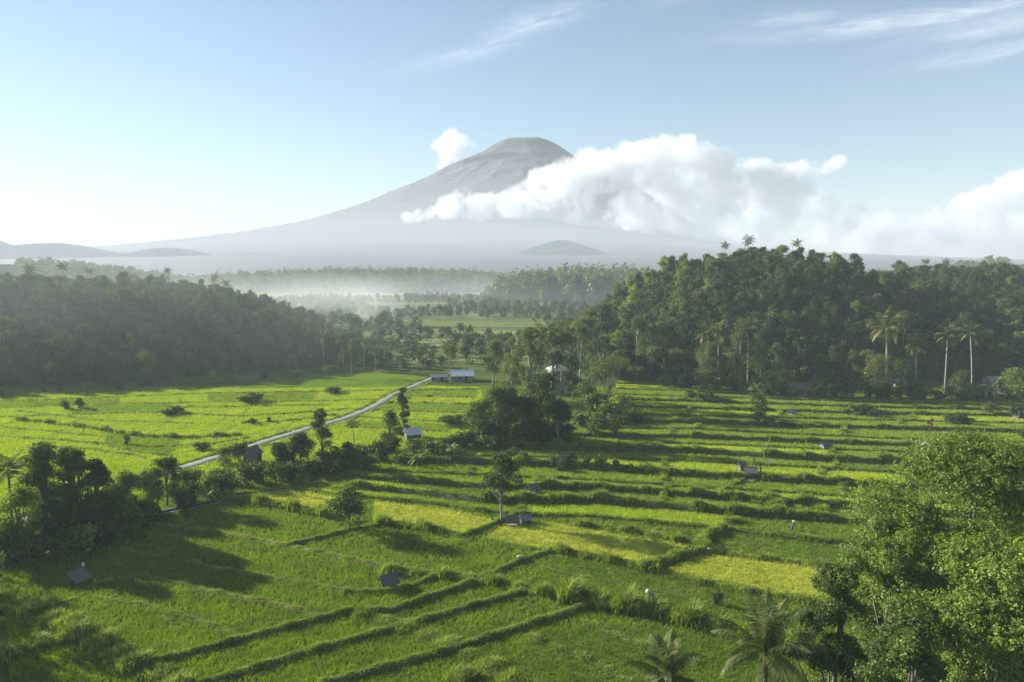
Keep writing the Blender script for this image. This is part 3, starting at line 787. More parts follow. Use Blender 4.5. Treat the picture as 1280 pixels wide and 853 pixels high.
# ------------------------------------------------------------------ palms
def near_palm(px, pyc, Y, seed, nf, fl, label, lean, upright=0.45):
    c = atY(px, pyc, Y); o = make_palm('coconut_palm', seed, c.z, nf, fl, 84, .042, .95, lean, .2, True, dry=3, upright=upright)
    la = np.random.default_rng(seed).random()*6.28
    o.location = (c.x - math.cos(la)*lean*c.z, Y - math.sin(la)*lean*c.z, 0); return tag(o, label, 'palm')
near_palm(957,815,50,200,24,5.2,'large coconut palm with upright fronds at the bottom edge left of the foreground trees',.05)
near_palm(834,846,52,201,18,3.8,'smaller coconut palm with upright fronds at the bottom edge of the rice fields',.05)
near_palm(10,588,100,202,18,4.2,'coconut palm at the left edge rising above the thicket',.03,0)
PROTO_P = [make_palm('coconut_palm', 210+k, 11+1.5*k, 17, 4.6, 15, .2, 1.2, .05+.03*k, .2) for k in range(4)]
used = [False]*4
def palm(px, pyb, pyt, label, group, k, Y=None):
    g = at(px, pyb)
    if Y is not None: g = atY(px, pyb, Y)
    D = math.hypot(g.y, H); h = (atY(px, pyt, g.y).z - (float(th(g.x, g.y)) if Y is None else g.z))*.93
    o = PROTO_P[k] if not used[k] else copy_tree(PROTO_P[k])
    used[k] = True
    s = h/(11+1.5*k); sx = max(s*.78, .6); o.scale = (sx, sx, s); z = float(th(g.x, g.y)) if Y is None else g.z
    o.location = (g.x, g.y, z-.1); o.rotation_euler.z = rb.random()*6.28
    return tag(o, label, 'palm', group)
gp = 'tall coconut palms at the foot of the right hill'
palm(1107,497,403,'tall coconut palm furthest left of the row at the foot of the right hill',gp,0)
palm(1144,499,426,'shorter coconut palm with drooping fronds second in the row at the hill foot',gp,1)
palm(1180,500,414,'leaning coconut palm third in the row at the hill foot',gp,2)
palm(1214,498,411,'tall straight coconut palm furthest right of the row at the hill foot',gp,3)
palm(884,488,412,'coconut palm left of the pale trees at the foot of the right hill',gp,1); palm(897,488,408,'coconut palm among the pale trees at the foot of the right hill',gp,3)
palm(934,490,404,'coconut palm rising above the tall pale tree at the hill foot',gp,2)
palm(563,482,434,'single coconut palm behind the long metal roofed shed','coconut palms in the valley',0)
palm(700,505,418,'coconut palm with pale trunk left of the white pointed roof','coconut palms in the valley',2)
palm(672,500,412,'coconut palm rising from the tall trees behind the central clump','coconut palms in the valley',1)
for i, (x, yb, yt) in enumerate(((500,465,432),(480,462,428),(455,462,425),(430,462,420),(405,460,418),(470,466,436),(520,470,440),(440,470,436),(385,455,405),(370,450,398),(352,440,385))):
    palm(x, yb, yt, 'coconut palm in the hazy grove at the right end of the left hill', 'coconut palms of the hazy grove', i % 4)
palm(505,528,497,'small palm at the road edge in the lime green fields','small palms along the road',0)
palm(443,560,528,'small thin palm right of the road below the tall dark tree','small palms along the road',2)

# ------------------------------------------------------------------ shrubs and bananas
SP = [make_shrub('shrub', 300+k, 2.2, 1.5, 900, .32, ['leaf_dark','leaf_mid','leaf_light','leaf_olive'][k]) for k in range(4)]
us = [False]*4
def shrub(px, py, hpx, wpx, k, label, group=None, name=None):
    g = at(px, py); D = math.hypot(g.y, H)/F
    o = SP[k] if not us[k] else copy_tree(SP[k]); us[k] = True
    o.location = (g.x, g.y, gz(g.x, g.y)-.05); o.scale = (wpx*D/3, wpx*D/3, hpx*D/2.2); o.rotation_euler.z = rb.random()*6.28
    return tag(o, label, 'shrub', group)
shrub(312,503,11,34,0,'dark round bush standing alone in the lime green fields at the left')
shrub(212,518,9,36,0,'wide dark bush in the left fields left of the lone round bush')
shrub(570,529,11,44,0,'wide low dark bush in the field left of the central clump')
shrub(420,492,8,26,0,'small dark bush at the shaded far edge of the left fields')
shrub(316,531,8,12,0,'small dark bush in the middle of the lime fields near the road'); shrub(336,528,7,9,1,'tiny bush right of the small dark bush in the lime fields')
shrub(158,556,14,12,1,'small bushy sapling on the grassy bund in the left fields')
shrub(82,512,12,18,1,'pale bush pair left one in the left fields below the hill'); shrub(98,511,12,16,3,'grey green bush right one of the pair in the left fields')
shrub(250,563,10,26,1,'low bush at the road edge in the left fields'); shrub(282,580,20,30,2,'light feathery clump of tall grass-like shrub beside the road')
shrub(300,578,22,28,3,'bush with spiky top left of the small stone hut'); shrub(896,757,20,13,0,'dark stump-like bush standing in the green rice near the farmer')
for i, (x, y, h, w) in enumerate(((880,503,11,24),(900,505,10,26),(860,500,10,20),(950,533,14,24),(965,535,12,22),(1070,520,14,24),(1085,519,13,24),(1190,532,12,26),(1205,534,12,26),(1280,552,14,22),(1090,523,11,20),(1240,520,12,26),(1275,525,18,26),(985,535,10,20))):
    shrub(x, y, h, w, (0,1,0,3)[i % 4], 'bush growing on the bunds of the right hand terraces', 'bushes on the right hand terraces')
for i, (x, y, h, w) in enumerate(((735,520,26,34),(755,530,26,36),(775,522,24,34),(745,545,24,34),(770,548,22,36),(795,530,18,30),(760,515,20,30),(725,535,20,28))):
    shrub(x, y, h, w, (3,1,2,1)[i % 4], 'soft light bush in the patch right of the central clump', 'soft bushes right of the central clump')
for i, (x, y, h, w) in enumerate(((690,586,14,18),(700,590,16,18),(715,585,15,18),(735,585,12,16),(750,588,14,16),(770,590,10,16),(640,575,14,20),(655,580,12,20),(790,592,12,16))):
    shrub(x, y, h, w, (0,1)[i % 2], 'dark bush in the hedge row around the small hut in the middle terraces', 'hedge bushes in the middle terraces')
for i, (x, y, h, w) in enumerate(((235,628,26,34),(262,622,26,36),(290,618,30,34),(305,612,26,30),(322,606,28,32),(345,604,24,32),(365,602,22,30),(250,612,22,30),(275,605,20,30),(230,615,26,30),(385,598,20,28),(410,594,18,30),(440,592,18,30))):
    shrub(x, y, h, w, (1,2,0,3)[i % 4], 'leafy bush in the belt of shrubs between the road and the near fields', 'bushes in the belt below the road')
for i, (x, y, h, w) in enumerate(((10,690,40,50),(40,700,34,50),(75,698,34,50),(105,690,30,46),(135,682,30,44),(165,668,32,44),(190,655,30,40),(225,640,24,36),(60,640,34,44),(150,640,30,40))):
    shrub(x, y, h, w, (1,1,0,2,0,1,1,0,2,2)[i], 'undergrowth bush at the foot of the left thicket', 'undergrowth of the left thicket')
for i, (x, y, h, w) in enumerate(((455,575,20,34),(475,575,22,34),(520,570,20,32),(540,568,18,34),(560,566,20,32),(580,562,20,34),(610,562,16,40),(640,562,14,40),(670,560,14,40),(700,557,16,30),(460,588,14,30),(500,582,14,30))):
    shrub(x, y, h, w, (1,0,2,1)[i % 4], 'bush in the leafy belt between the road trees and the central clump', 'bushes left of the central clump')
for i, (x, y, h, w) in enumerate(((592,556,24,44),(615,558,26,46),(640,558,24,48),(662,557,26,46),(685,555,26,44),(703,553,24,40),(625,548,34,50),(672,548,34,50))):
    shrub(x, y, h, w, (0,0,1,0)[i % 4], 'dark undergrowth bush at the base of the dark central clump', 'undergrowth of the dark central clump')
for i in range(30):
    x = 835 + i*15.3 + rb.uniform(-5,5); y = 484 + min(16, (x-835)*.075) + rb.uniform(-1,2)
    if 990 < x < 1014: continue
    shrub(x, y, rb.uniform(12,24), rb.uniform(20,34), (0,1,0,3)[i % 4], 'hedge bush along the foot of the right hill', 'hedge bushes at the foot of the right hill')
for i in range(12):
    x = 8 + i*36 + rb.uniform(-12,12); y = 497 - x*.065 + rb.uniform(-3,1)
    shrub(x, y, rb.uniform(8,16), rb.uniform(12,26), (0,1,3,2)[i % 4], 'small bush along the foot of the left hill', 'bushes at the foot of the left hill')
BP = [make_banana('banana_plant', 330+k, 4.2) for k in range(3)]; ub = [False]*3
for i, (x, y, h) in enumerate(((358,598,20),(340,600,20),(372,592,18),(405,596,20),(420,594,20),(530,580,24),(548,577,22),(520,586,22),(565,572,20),(945,598,20),(262,630,22),(243,634,20),(165,650,28),(180,644,26),(1020,500,22),(1033,500,20),(960,497,22),(945,498,22),(1235,503,22),(80,625,34))):
    g = at(x, y); k = i % 3; o = BP[k] if not ub[k] else copy_tree(BP[k]); ub[k] = True
    o.location = (g.x, g.y, gz(g.x, g.y)); s = h/F*math.hypot(g.y, H)/3.6; o.scale = (s,)*3; o.rotation_euler.z = rb.random()*6.28
    lab = 'banana plant beside the huts in the middle of the right terraces' if i == 9 else 'banana plant with broad pale leaves among the bushes'
    tag(o, lab, 'banana plant', None if i == 9 else 'banana plants among the bushes')

# ------------------------------------------------------------------ hill forests
def in_frame(x, y, z, mg=25):
    px, py = topx(x, y, z); return (px > -mg) & (px < 1280+mg) & (py > -50) & (py < 900)
def scatter(n, x0, x1, y0, y1, dmin, cond, r):
    x = x0 + r.random(n)*(x1-x0); y = y0 + r.random(n)*(y1-y0); k = cond(x, y); x, y = x[k], y[k]
    cell = {}; keep = []
    for i in range(len(x)):
        c = (int(x[i]//dmin), int(y[i]//dmin)); bad = False
        for a in (-1,0,1):
            for b in (-1,0,1):
                for (u, v) in cell.get((c[0]+a, c[1]+b), ()):
                    if (u-x[i])**2 + (v-y[i])**2 < dmin*dmin: bad = True; break
                if bad: break
            if bad: break
        if not bad: cell.setdefault(c, []).append((x[i], y[i])); keep.append(i)
    return x[keep], y[keep]
fr = np.random.default_rng(99)
hx, hy = scatter(16000, -380, 460, 205, 530, 5.4, lambda x, y: th(x, y) > .7, fr)
hz = th(hx, hy)
def hidden(x, y, z):
    blk = np.zeros(len(x), bool)
    for t in np.linspace(.45, .985, 60):
        blk |= (th(x*t, y*t) + 3.5) > (H + (z+8-H)*t)
    return blk
vis = in_frame(hx, hy, hz) & ~hidden(hx, hy, hz)
hs = np.where(hx < 0, 5.6, 6.2)*np.clip(np.exp(.27*fr.normal(size=len(hx))), .55, 1.5)*.9
score = hs/np.hypot(hx, hy); order = np.argsort(-np.where(vis, score, 0))
n_ind = min(int(vis.sum()), 296 - NB[0])
FT = []
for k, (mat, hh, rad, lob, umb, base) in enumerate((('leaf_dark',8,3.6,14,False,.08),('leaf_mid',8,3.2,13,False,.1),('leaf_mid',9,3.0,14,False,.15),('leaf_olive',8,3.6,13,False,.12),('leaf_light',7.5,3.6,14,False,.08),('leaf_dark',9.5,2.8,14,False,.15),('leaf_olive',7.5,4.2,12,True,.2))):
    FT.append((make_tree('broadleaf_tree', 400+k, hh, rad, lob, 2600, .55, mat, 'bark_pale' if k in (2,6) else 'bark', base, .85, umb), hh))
uf = [False]*7
def zone(x, y, z, k):
    form = ['dark round crowned','mid green','tall mid green','pale olive','bright yellow green','tall dark narrow','flat topped olive'][k]
    px, py = topx(x, y, z)
    if x < 0:
        w = 'left hill'; part = 'foot' if z < 5 else ('crest' if py < 372 else 'shaded slope')
        side = 'far left' if px < 150 else ('middle' if px < 290 else 'hazy right end')
    else:
        w = 'right hill'; part = 'foot' if z < 5 else ('crest' if py < 345 else 'slope')
        side = 'sunlit left flank' if px < 890 else ('below the summit' if px < 1060 else 'right side')
    return f'{form} tree on the {part} of the {w}, {side}', f'{form} trees, {part} of the {w}, {side}'
for n_, i in enumerate(order[:n_ind]):
    x, y, z = hx[i], hy[i], hz[i]
    bright = x > 0 and topx(x, y, z)[0] < 905 and fr.random() < .7  # sun on the right hill's left flank is put into paler leaves
    k = int(fr.choice([1,3,4,4,4,6])) if bright else int(fr.choice(7, p=[.27,.2,.13,.13,.04,.17,.06] if x < 0 or x > 200 else [.42,.15,.08,.06,.02,.24,.03]))  # right hill's middle gets more leaf_dark: its shade painted into the foliage
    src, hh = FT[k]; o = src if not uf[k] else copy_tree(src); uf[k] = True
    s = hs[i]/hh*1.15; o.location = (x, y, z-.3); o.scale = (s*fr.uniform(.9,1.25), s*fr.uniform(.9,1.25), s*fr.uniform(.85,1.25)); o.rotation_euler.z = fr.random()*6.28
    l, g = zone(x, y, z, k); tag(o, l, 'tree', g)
def bake(name, X, Y, Z, S, variants, mats, r):
    """many small trees as ONE mass"""
    out = []; idx = []
    for i in range(len(X)):
        k = r.integers(len(variants)); V = variants[k]; a = r.random()*6.28; c, s = math.cos(a)*S[i], math.sin(a)*S[i]
        W = np.empty_like(V); W[:,0] = V[:,0]*c - V[:,1]*s + X[i]; W[:,1] = V[:,0]*s + V[:,1]*c + Y[i]; W[:,2] = V[:,2]*S[i]*r.uniform(.85,1.2) + Z[i]
        out.append(W); idx.append(np.full(len(V)//4, r.choice(len(mats), p=[.45,.35,.2])))
    return kind(link(name, mesh_np(name, np.concatenate(out), 4, np.concatenate(idx)), [M[m] for m in mats]), 'stuff')
def variants(seed, cnt, n, size, h=1.0, rad=.42, lob=9):
    r = np.random.default_rng(seed); return [crown(r, lobes_tree(r, h, rad, lob, .12, .9), n, size, 4, .6) for _ in range(cnt)]
rest = order[n_ind:]
bake('hillside_forest', hx[rest], hy[rest], hz[rest]-.3, hs[rest]*1.2, variants(500, 6, 900, .10), ['leaf_dark','leaf_mid','leaf_olive'], fr)
# low growth under the hill trees
ux, uy = scatter(26000, -330, 430, 205, 480, 3.4, lambda x, y: (th(x, y) > .25), fr); uz = th(ux, uy)
k = in_frame(ux, uy, uz, 150) & ~hidden(ux, uy, uz); ux, uy, uz = ux[k], uy[k], uz[k]
bake('hill_undergrowth', ux, uy, uz-.3, 2.6+2.2*fr.random(len(ux)), variants(510, 5, 260, .17, 1, .6, 6), ['leaf_dark','leaf_mid','leaf_olive'], fr)
# wooded valley floor between the hills
def valley(x, y):
    f = np.sin(x*.035+y*.012)+np.sin(x*.013-y*.021+2)+.8*np.sin(y*.055+1.5)
    px, py = topx(x, y, np.zeros(len(x)))
    return (th(x, y) < .4) & (f > -.3) & (np.abs(x) < .62*y) & ((py < 462) | ((px < 500) & (px > 330) & (py < 466)))
vx, vy = scatter(9000, -420, 420, 262, 900, 6.5, valley, fr)
bake('valley_woodland', vx, vy, np.zeros(len(vx)), 4.5+4.0*fr.random(len(vx)), variants(520, 6, 300, .15), ['leaf_mid','leaf_dark','leaf_olive'], fr)
dx, dy = scatter(19000, -900, 900, 768, 1560, 10.5, lambda x, y: (np.abs(x) < .72*y) & (th(x, y) > .5), fr)
bake('distant_forest', dx, dy, th(dx, dy)-.5, 8+5*fr.random(len(dx)), variants(530, 6, 72, .34), ['leaf_dark','leaf_mid','leaf_olive'], fr)
px_, py_ = scatter(5000, -1500, 1500, 1500, 2700, 22, lambda x, y: (np.abs(x) < .8*y), fr)
bake('plain_woodland', px_, py_, th(px_, py_)-.5, 10+8*fr.random(len(px_)), variants(540, 4, 32, .5, .7, .6), ['leaf_mid','leaf_dark','leaf_olive'], fr)
# crest palms of both hills
ci = 0
for (cx, Yc, ht, where) in ((40,300,10,'left hill'),(80,300,11,'left hill'),(118,300,8,'left hill'),(208,415,14,'left hill'),(268,410,13,'left hill'),(282,405,13,'left hill'),(315,400,12,'left hill'),(165,320,8,'left hill'),
        (933,345,12,'right hill'),(992,345,12,'right hill'),(905,335,10,'right hill'),(1020,350,9,'right hill'),(1180,385,10,'right hill'),(1155,380,9,'right hill'),(1240,380,9,'right hill')):
    x = (cx-640)/F*Yc*1.0; z = float(th(x, Yc)); k = ci % 4; ci += 1
    o = copy_tree(PROTO_P[k]); s = ht/(11+1.5*k); o.location = (x, Yc, z); o.scale = (max(.7,s*.8),)*2 + (s,); o.rotation_euler.z = rb.random()*6.28
    tag(o, f'small palm standing out on the crest of the {where}', 'palm', f'palms on the crest of the {where}')
#==PART3==
# ------------------------------------------------------------------ buildings
def gable(name, px, py, w, d, hw, hr, label, cat, roof='tin', wall='plaster', rz=0.0, eave=.35, door=True, wins=1, Y=None, posts=False):
    g = at(px, py) if Y is None else atY(px, py, Y)
    o = empty(name, (g.x, g.y, gz(g.x, g.y) if Y is None else g.z), rz); tag(o, label, cat)
    m = MB()
    if name == 'field_hut': o.scale = (.82, .82, .82)
    if posts:
        m.box((0,-.1,.55), (w*.95,d*1.0,.1))
        m.build('platform', M['bark_pale'], o)
        for sx in (-1,1):
            for sy in (-1,1):
                p = MB(); p.tube([(sx*w*.42,sy*d*.42,0),(sx*w*.42,sy*d*.42,hw)], .06, 6); p.build('post', M['bark_pale'], o)
        b = MB(); b.box((0, d*.44, hw*.55), (w*.86,.05,hw*.8)); b.build('back_wall', M[wall], o)
    else:
        a, b, z = w/2, d/2, hw
        V = [(-a,-b,0),(a,-b,0),(a,b,0),(-a,b,0),(-a,-b,z),(a,-b,z),(a,b,z),(-a,b,z),(-a,0,z+hr-.05),(a,0,z+hr-.05)]
        m.add(V, [(3,2,1,0),(0,1,5,4),(2,3,7,6),(1,2,6,9,5),(3,0,4,8,7),(4,5,9,8),(6,7,8,9)])
        m.build('wall', M[wall], o)
        if door:
            q = MB(); q.box((w*.18,-d/2-.02,min(1.0,hw*.42)), (.85,.06,min(2.0,hw*.84))); q.build('door', M['dark'], o)
        for i in range(wins):
            q = MB(); q.box((-w*.38+i*w*.26,-d/2-.02,hw*.58), (.8,.06,.7)); q.build('window', M['dark'], o)
    r = MB(); e = eave; a = w/2+e; b = d/2+e; k = hr*(e/(d/2))
    r.slab([(-a,-b,hw-k+.03),(a,-b,hw-k+.03),(a,0,hw+hr+.03),(-a,0,hw+hr+.03)], .08)
    r.slab([(a,b,hw-k+.03),(-a,b,hw-k+.03),(-a,-.01,hw+hr+.03),(a,-.01,hw+hr+.03)], .08)
    r.tube([(-a,0,hw+hr+.06),(a,0,hw+hr+.06)], .09, 6)
    r.build('roof', M[roof], o); return o
gable('shed', 578, 476, 7.6, 5.5, 2.3, 1.6, 'long shed with a pale metal roof where the road reaches the woods', 'shed', 'tin', 'plaster', .08, .4, True, 2)
gable('house', 549, 476, 5.5, 4, 1.7, .9, 'low house with a grey roof left of the pale metal roofed shed', 'house', 'tin_dull', 'plaster', .1)
gable('hut', 516, 549, 3.4, 3.0, 1.6, 1.0, 'small hut with a bright white roof among the bushes below the road', 'hut', 'white', 'thatch', .35, .3, True, 0)
gable('hut', 316, 578, 2.6, 2.6, 2.1, 1.2, 'small grey stone hut with pointed gable beside the road', 'hut', 'thatch', 'stone', 1.3, .25, True, 0)
def pyramid(name, px, py, w, hw, hr, label, Y=None):
    g = atY(px, py, Y); o = empty(name, (g.x, g.y, 0), .3); tag(o, label, 'house'); z0 = g.z
    m = MB(); m.box((0,0,z0/2), (w,w,z0)); m.build('wall', M['plaster'], o)
    r = MB(); a = w/2+.6
    r.add([(-a,-a,z0),(a,-a,z0),(a,a,z0),(-a,a,z0),(-.4,-.4,z0+hr*.7),(.4,-.4,z0+hr*.7),(.4,.4,z0+hr*.7),(-.4,.4,z0+hr*.7),(0,0,z0+hr)],
          [(3,2,1,0),(0,1,5,4),(1,2,6,5),(2,3,7,6),(3,0,4,7),(4,5,8),(5,6,8),(6,7,8),(7,4,8)])
    r.build('roof', M['white'], o); d = MB(); d.box((0,-w/2-.02,1), (1,.06,2)); d.build('door', M['dark'], o); return o
pyramid('house', 698, 462, 5.5, 4.5, 2.6, 'house with a white pointed roof among the tall trees', 214)
gable('house', 1000, 496, 7.0, 5, 2.9, 1.5, 'grey walled building with a brown roof at the foot of the right hill', 'house', 'tile', 'plaster', .0, .6, False, 0)
gable('house', 1122, 487, 4.0, 4, 2.2, 1.2, 'small house with a grey roof hidden between the palms at the hill foot', 'house', 'tin_dull', 'plaster', .1)
gable('house', 1256, 498, 7.2, 5, 1.9, 1.5, 'house with a wide grey roof at the right edge below the hill', 'house', 'tin_dull', 'plaster', -.12)
gable('shed', 1229, 499, 5.2, 4, 1.5, 1.0, 'low shed with a grey roof joined to the left of the wide roofed house', 'shed', 'tin_dull', 'plaster', .1)
gable('house', 1240, 484, 4.0, 4, 2.4, 1.2, 'pale house partly hidden behind the grey roofs at the right', 'house', 'tin_dull', 'plaster', .1)
# field huts
gable('field_hut', 486, 737, 1.9, 1.6, 1.6, .75, 'open hut with a dark thatched roof on a bund in the near rice', 'hut', 'thatch', 'wood', .5, .45, False, 0, posts=True)
def leanto(px, py, rz, label):
    g = at(px, py); o = empty('field_hut', (g.x, g.y, 0), rz); tag(o, label, 'hut')
    for sx in (-1,1):
        for sy, h in ((-1,.9),(1,1.8)):
            p = MB(); p.tube([(sx*.8,sy*.7,0),(sx*.8,sy*.7,h)], .05, 6); p.build('post', M['wood'], o)
    m = MB(); m.box((0,0,.55),(1.6,1.4,.08)); m.build('platform', M['wood'], o)
    r = MB(); r.slab([(-1.0,-1.05,.95),(1.0,-1.05,.95),(1.0,.95,1.95),(-1.0,.95,1.95)], .12); r.build('roof', M['thatch'], o)
    f = MB(); f.tube([(.6,.9,0),(.55,.9,1.6),(.62,.9,3.2)], [.05,.04,.03], 6); f.build('pole', M['wood'], o); return o
leanto(101, 732, 1.1, 'slanted lean-to hut on stilts with a pole in the shaded rice')
g = atY(103, 706, at(101,732).y); b = MB(); b.slab([(0,0,.0),(.25,.04,.05),(.3,.02,-.5),(.05,0,-.55)], .02)
o = b.build('flag', M['white']); o.location = (g.x+.1, g.y-.25, 3.15); tag(o, 'ragged pale flag on the pole of the lean-to field hut at the lower left', 'flag')
gable('field_hut', 927, 595, 1.3, 1.3, 1.7, .6, 'narrow upright hut left of the wider hut in the right terraces', 'hut', 'thatch', 'thatch', .2, .25, True, 0)
gable('field_hut', 938, 600, 2.4, 1.8, 1.0, .8, 'wider low field hut beside the banana plant in the right terraces', 'hut', 'thatch', 'wood', -.25, .35, True, 0, posts=True)
e = MB(); c = at(931, 603); e.add([(math.cos(i*.63)*2.2*(1+.2*math.sin(i*2)), math.sin(i*.63)*1.6, .46) for i in range(10)] + [(0,0,.53)], [(i,(i+1)%10,10) for i in range(10)])
o = e.build('dirt_patch', M['earth']); o.location = (c.x, c.y, gz(c.x, c.y)); kind(o, 'structure')
gable('field_hut', 1157, 566, 2.2, 2.2, 1.5, 1.1, 'small field hut with a steep grey gable roof above the foreground tree', 'hut', 'thatch', 'wood', 1.15, .3, True, 0, posts=True)
gable('field_hut', 640, 658, 2.1, 1.9, 1.3, .8, 'grey field hut directly behind the slender lone tree', 'hut', 'thatch', 'wood', .1, .3, True, 0, posts=True)
gable('field_hut', 657, 655, 1.8, 1.6, 1.2, .6, 'smaller pale hut right of the hut behind the lone tree', 'hut', 'tin_dull', 'stone', .2, .25, True, 0)
gable('field_hut', 667, 622, 2.2, 2.0, 1.3, .9, 'dark roofed field hut on the bund behind the lone tree', 'hut', 'thatch', 'wood', .4, .3, True, 0, posts=True)
gable('field_hut', 704, 584, 2.2, 1.8, 1.3, .9, 'small grey field hut among the hedge bushes of the middle terraces', 'hut', 'tin_dull', 'wood', .5, .3, True, 0, posts=True)
gable('field_hut', 1272, 525, 2.4, 2, 1.6, .9, 'grey field hut at the right edge above the terraces', 'hut', 'thatch', 'wood', .4, .3, True, 0)
gable('field_hut', 1031, 563, 2.2, 1.8, .9, .7, 'low grey shelter on a bund in the right terraces', 'hut', 'thatch', 'stone', .3, .3, False, 0)
gable('field_hut', 990, 521, 2.0, 1.8, 1.1, .8, 'grey field shelter on a bund below the grey walled building', 'hut', 'tin_dull', 'wood', .3, .3, True, 0, posts=True)
# poles, flags, board, sacks
def pole(px, py, h, label, cloth=None, name='flag_pole', lean=.05):
    g = at(px, py); o = empty(name, (g.x, g.y, gz(g.x, g.y))); tag(o, label, 'pole')
    m = MB(); m.tube([(0,0,0),(lean*h*.3,0,h*.5),(lean*h,0,h)], [.07,.055,.035], 6); m.build('pole', M['wood'], o)
    if cloth:
        for k in range(3 if cloth == 'red' else 1):
            c = MB(); z = h*(.72+.12*k); s = -1 if k % 2 else 1; x = lean*z
            c.slab([(x,.0,z),(x+s*.75,.12,z-.1),(x+s*.9,.2,z-.75),(x+s*.1,.05,z-.85)], .03); c.build('cloth', M[cloth], o)
    return o
pole(1161, 548, 4.6, 'thin pole with ragged red cloth standing in the right terraces', 'red')
pole(922, 588, 3.6, 'thin pale pole left of the pair of huts in the right terraces'); pole(958, 587, 2.8, 'pole with a pale strip of cloth right of the banana plant in the terraces', 'white')
pole(167, 669, 3.2, 'pale pole wrapped with pale cloth on the canal bank', 'white')
g = at(1022, 722); o = empty('notice_board', (g.x, g.y, 0), .4); tag(o, 'plain white board leaning on a stake in the yellow rice field', 'board')
m = MB(); m.slab([(-.75,0,1.55),(-.45,-.05,1.75),(.55,-.1,.75),(.2,-.05,.6)], .06); m.build('board', M['white'], o)
m = MB(); m.tube([(0,.06,0),(0,.06,1.2)], .04, 6); m.build('stake', M['wood'], o)
def sack(px, py, s, label, mat='white', z=.45, name='sack'):
    g = at(px, py); bm = bmesh.new(); bmesh.ops.create_icosphere(bm, subdivisions=3, radius=1)
    rr = random.Random(px)
    for v in bm.verts:
        v.co = Vector((v.co.x*s, v.co.y*s*.6, abs(v.co.z)**.8*math.copysign(1, v.co.z)*s*.4)); v.co *= 1 + .12*math.sin(v.co.x*9/s+px)*math.cos(v.co.y*7/s); 
    me = bpy.data.meshes.new(name); bm.to_mesh(me); bm.free(); me.polygons.foreach_set('use_smooth', [True]*len(me.polygons))
    o = link(name, me, M[mat]); o.location = (g.x, g.y, z+s*.35); return tag(o, label, name)
sack(649, 704, .42, 'white sack lying on the bund at the edge of the yellow rice', 'sackcloth', .75)
sack(661, 707, .4, 'small pale stone below the white sack on the bund', 'stone', .0, 'stone')
sack(866, 702, .4, 'pale stone at the corner of the yellow field', 'stone', .2, 'stone'); sack(886, 693, .3, 'white sack on the dark bund at the corner of the yellow fields', 'sackcloth', .7)
sack(437, 741, .5, 'grey stone at the meeting of two low bunds left of the thatched field hut', 'stone', .1, 'stone')

# ------------------------------------------------------------------ people
def person(px, py, bend, label, shirt, legs_in=.45, rz=0.0, hat=True):
    g = at(px, py); root = empty('person', (g.x, g.y, gz(g.x, g.y)), rz); tag(root, label, 'person')
    hip = Vector((0,0,.9)); d = Vector((math.sin(bend),0,math.cos(bend)))
    ch = hip + d*.32; sh = hip + d*.5; nk = hip + d*.58; hd = nk + Vector((math.sin(bend*.8),0,math.cos(bend*.8)))*.2
    V = [hip, ch, sh, nk, hd]; E = [(0,1),(1,2),(2,3),(3,4)]; rad = [.14,.15,.13,.055,.105]
    top = hd + (hd-nk)*.4; V.append(top); E.append((4,5)); rad.append(.075)
    for s in (-1, 1):
        b = len(V); V += [hip+Vector((0,s*.1,-.04)), Vector((.06,s*.14,.48)), Vector((-.02,s*.16,.08)), Vector((.16,s*.17,.03))]
        E += [(0,b),(b,b+1),(b+1,b+2),(b+2,b+3)]; rad += [.1,.065,.045,.035]
        b = len(V); sd = sh + Vector((0,s*.19,-.02)); el = sd + Vector((.12,s*.05,-.27)); wr = el + Vector((.14,-s*.03,-.22)); hn = wr + Vector((.06,0,-.09))
        V += [sd, el, wr, hn]; E += [(2,b),(b,b+1),(b+1,b+2),(b+2,b+3)]; rad += [.065,.045,.035,.035]
        for f in range(5):
            a = len(V); dx = .05*(f-2); V += [hn+Vector((.03+.01*f,dx*.45,-.05)), hn+Vector((.035+.01*f,dx*.6,-.095+.01*abs(f-2)))]; E += [(b+3,a),(a,a+1)]; rad += [.011,.008]
    me = bpy.data.meshes.new('body'); me.from_pydata([tuple(v) for v in V], E, []); me.update()
    o = link('body', me, [M['skin']], root); md = o.modifiers.new('skin', 'SKIN')
    for i, sv in enumerate(me.skin_vertices[0].data): sv.radius = (rad[i], rad[i]); sv.use_root = i == 0
    o.modifiers.new('sub', 'SUBSURF').levels = 1; o.modifiers['sub'].render_levels = 1
    m = MB(); m.tube([hip-d*.08, hip+d*.1, ch, sh-d*.0, nk-d*.02], [.165,.17,.185,.175,.08], 12); m.build('shirt', M[shirt], root, True)
    for s in (-1,1):
        m = MB(); sd = sh + Vector((0,s*.15,0)); m.tube([sd, sh+Vector((.07,s*.21,-.16))], [.095,.075], 10); m.build('sleeve', M[shirt], root, True)
        m = MB(); m.tube([hip+Vector((0,s*.085,.05)), Vector((.06,s*.14,.48)), Vector((-.02,s*.16,.2))], [.14,.1,.075], 10); m.build('trouser_leg', M['cloth'], root, True)
    if hat:
        u = (hd-nk).normalized(); m = MB(); m.tube([hd+u*.03, hd+u*.05, hd+u*.12, hd+u*.24], [.30,.29,.16,.02], 14); m.build('hat', M['hat'], root, True)
    else:
        m = MB(); m.tube([hd-Vector((.03,0,-.02)), hd+Vector((-.01,0,.07)), hd+Vector((0,0,.125))], [.115,.115,.04], 12); m.build('hair', M['dark'], root, True)
    return root
person(816, 752, 1.15, 'farmer in a pale hat bending down in the green rice right of the middle', 'hat', rz=3.0)
person(990, 668, .35, 'standing farmer in dark clothes on a bund beside the foreground tree', 'cloth', rz=-1.0)

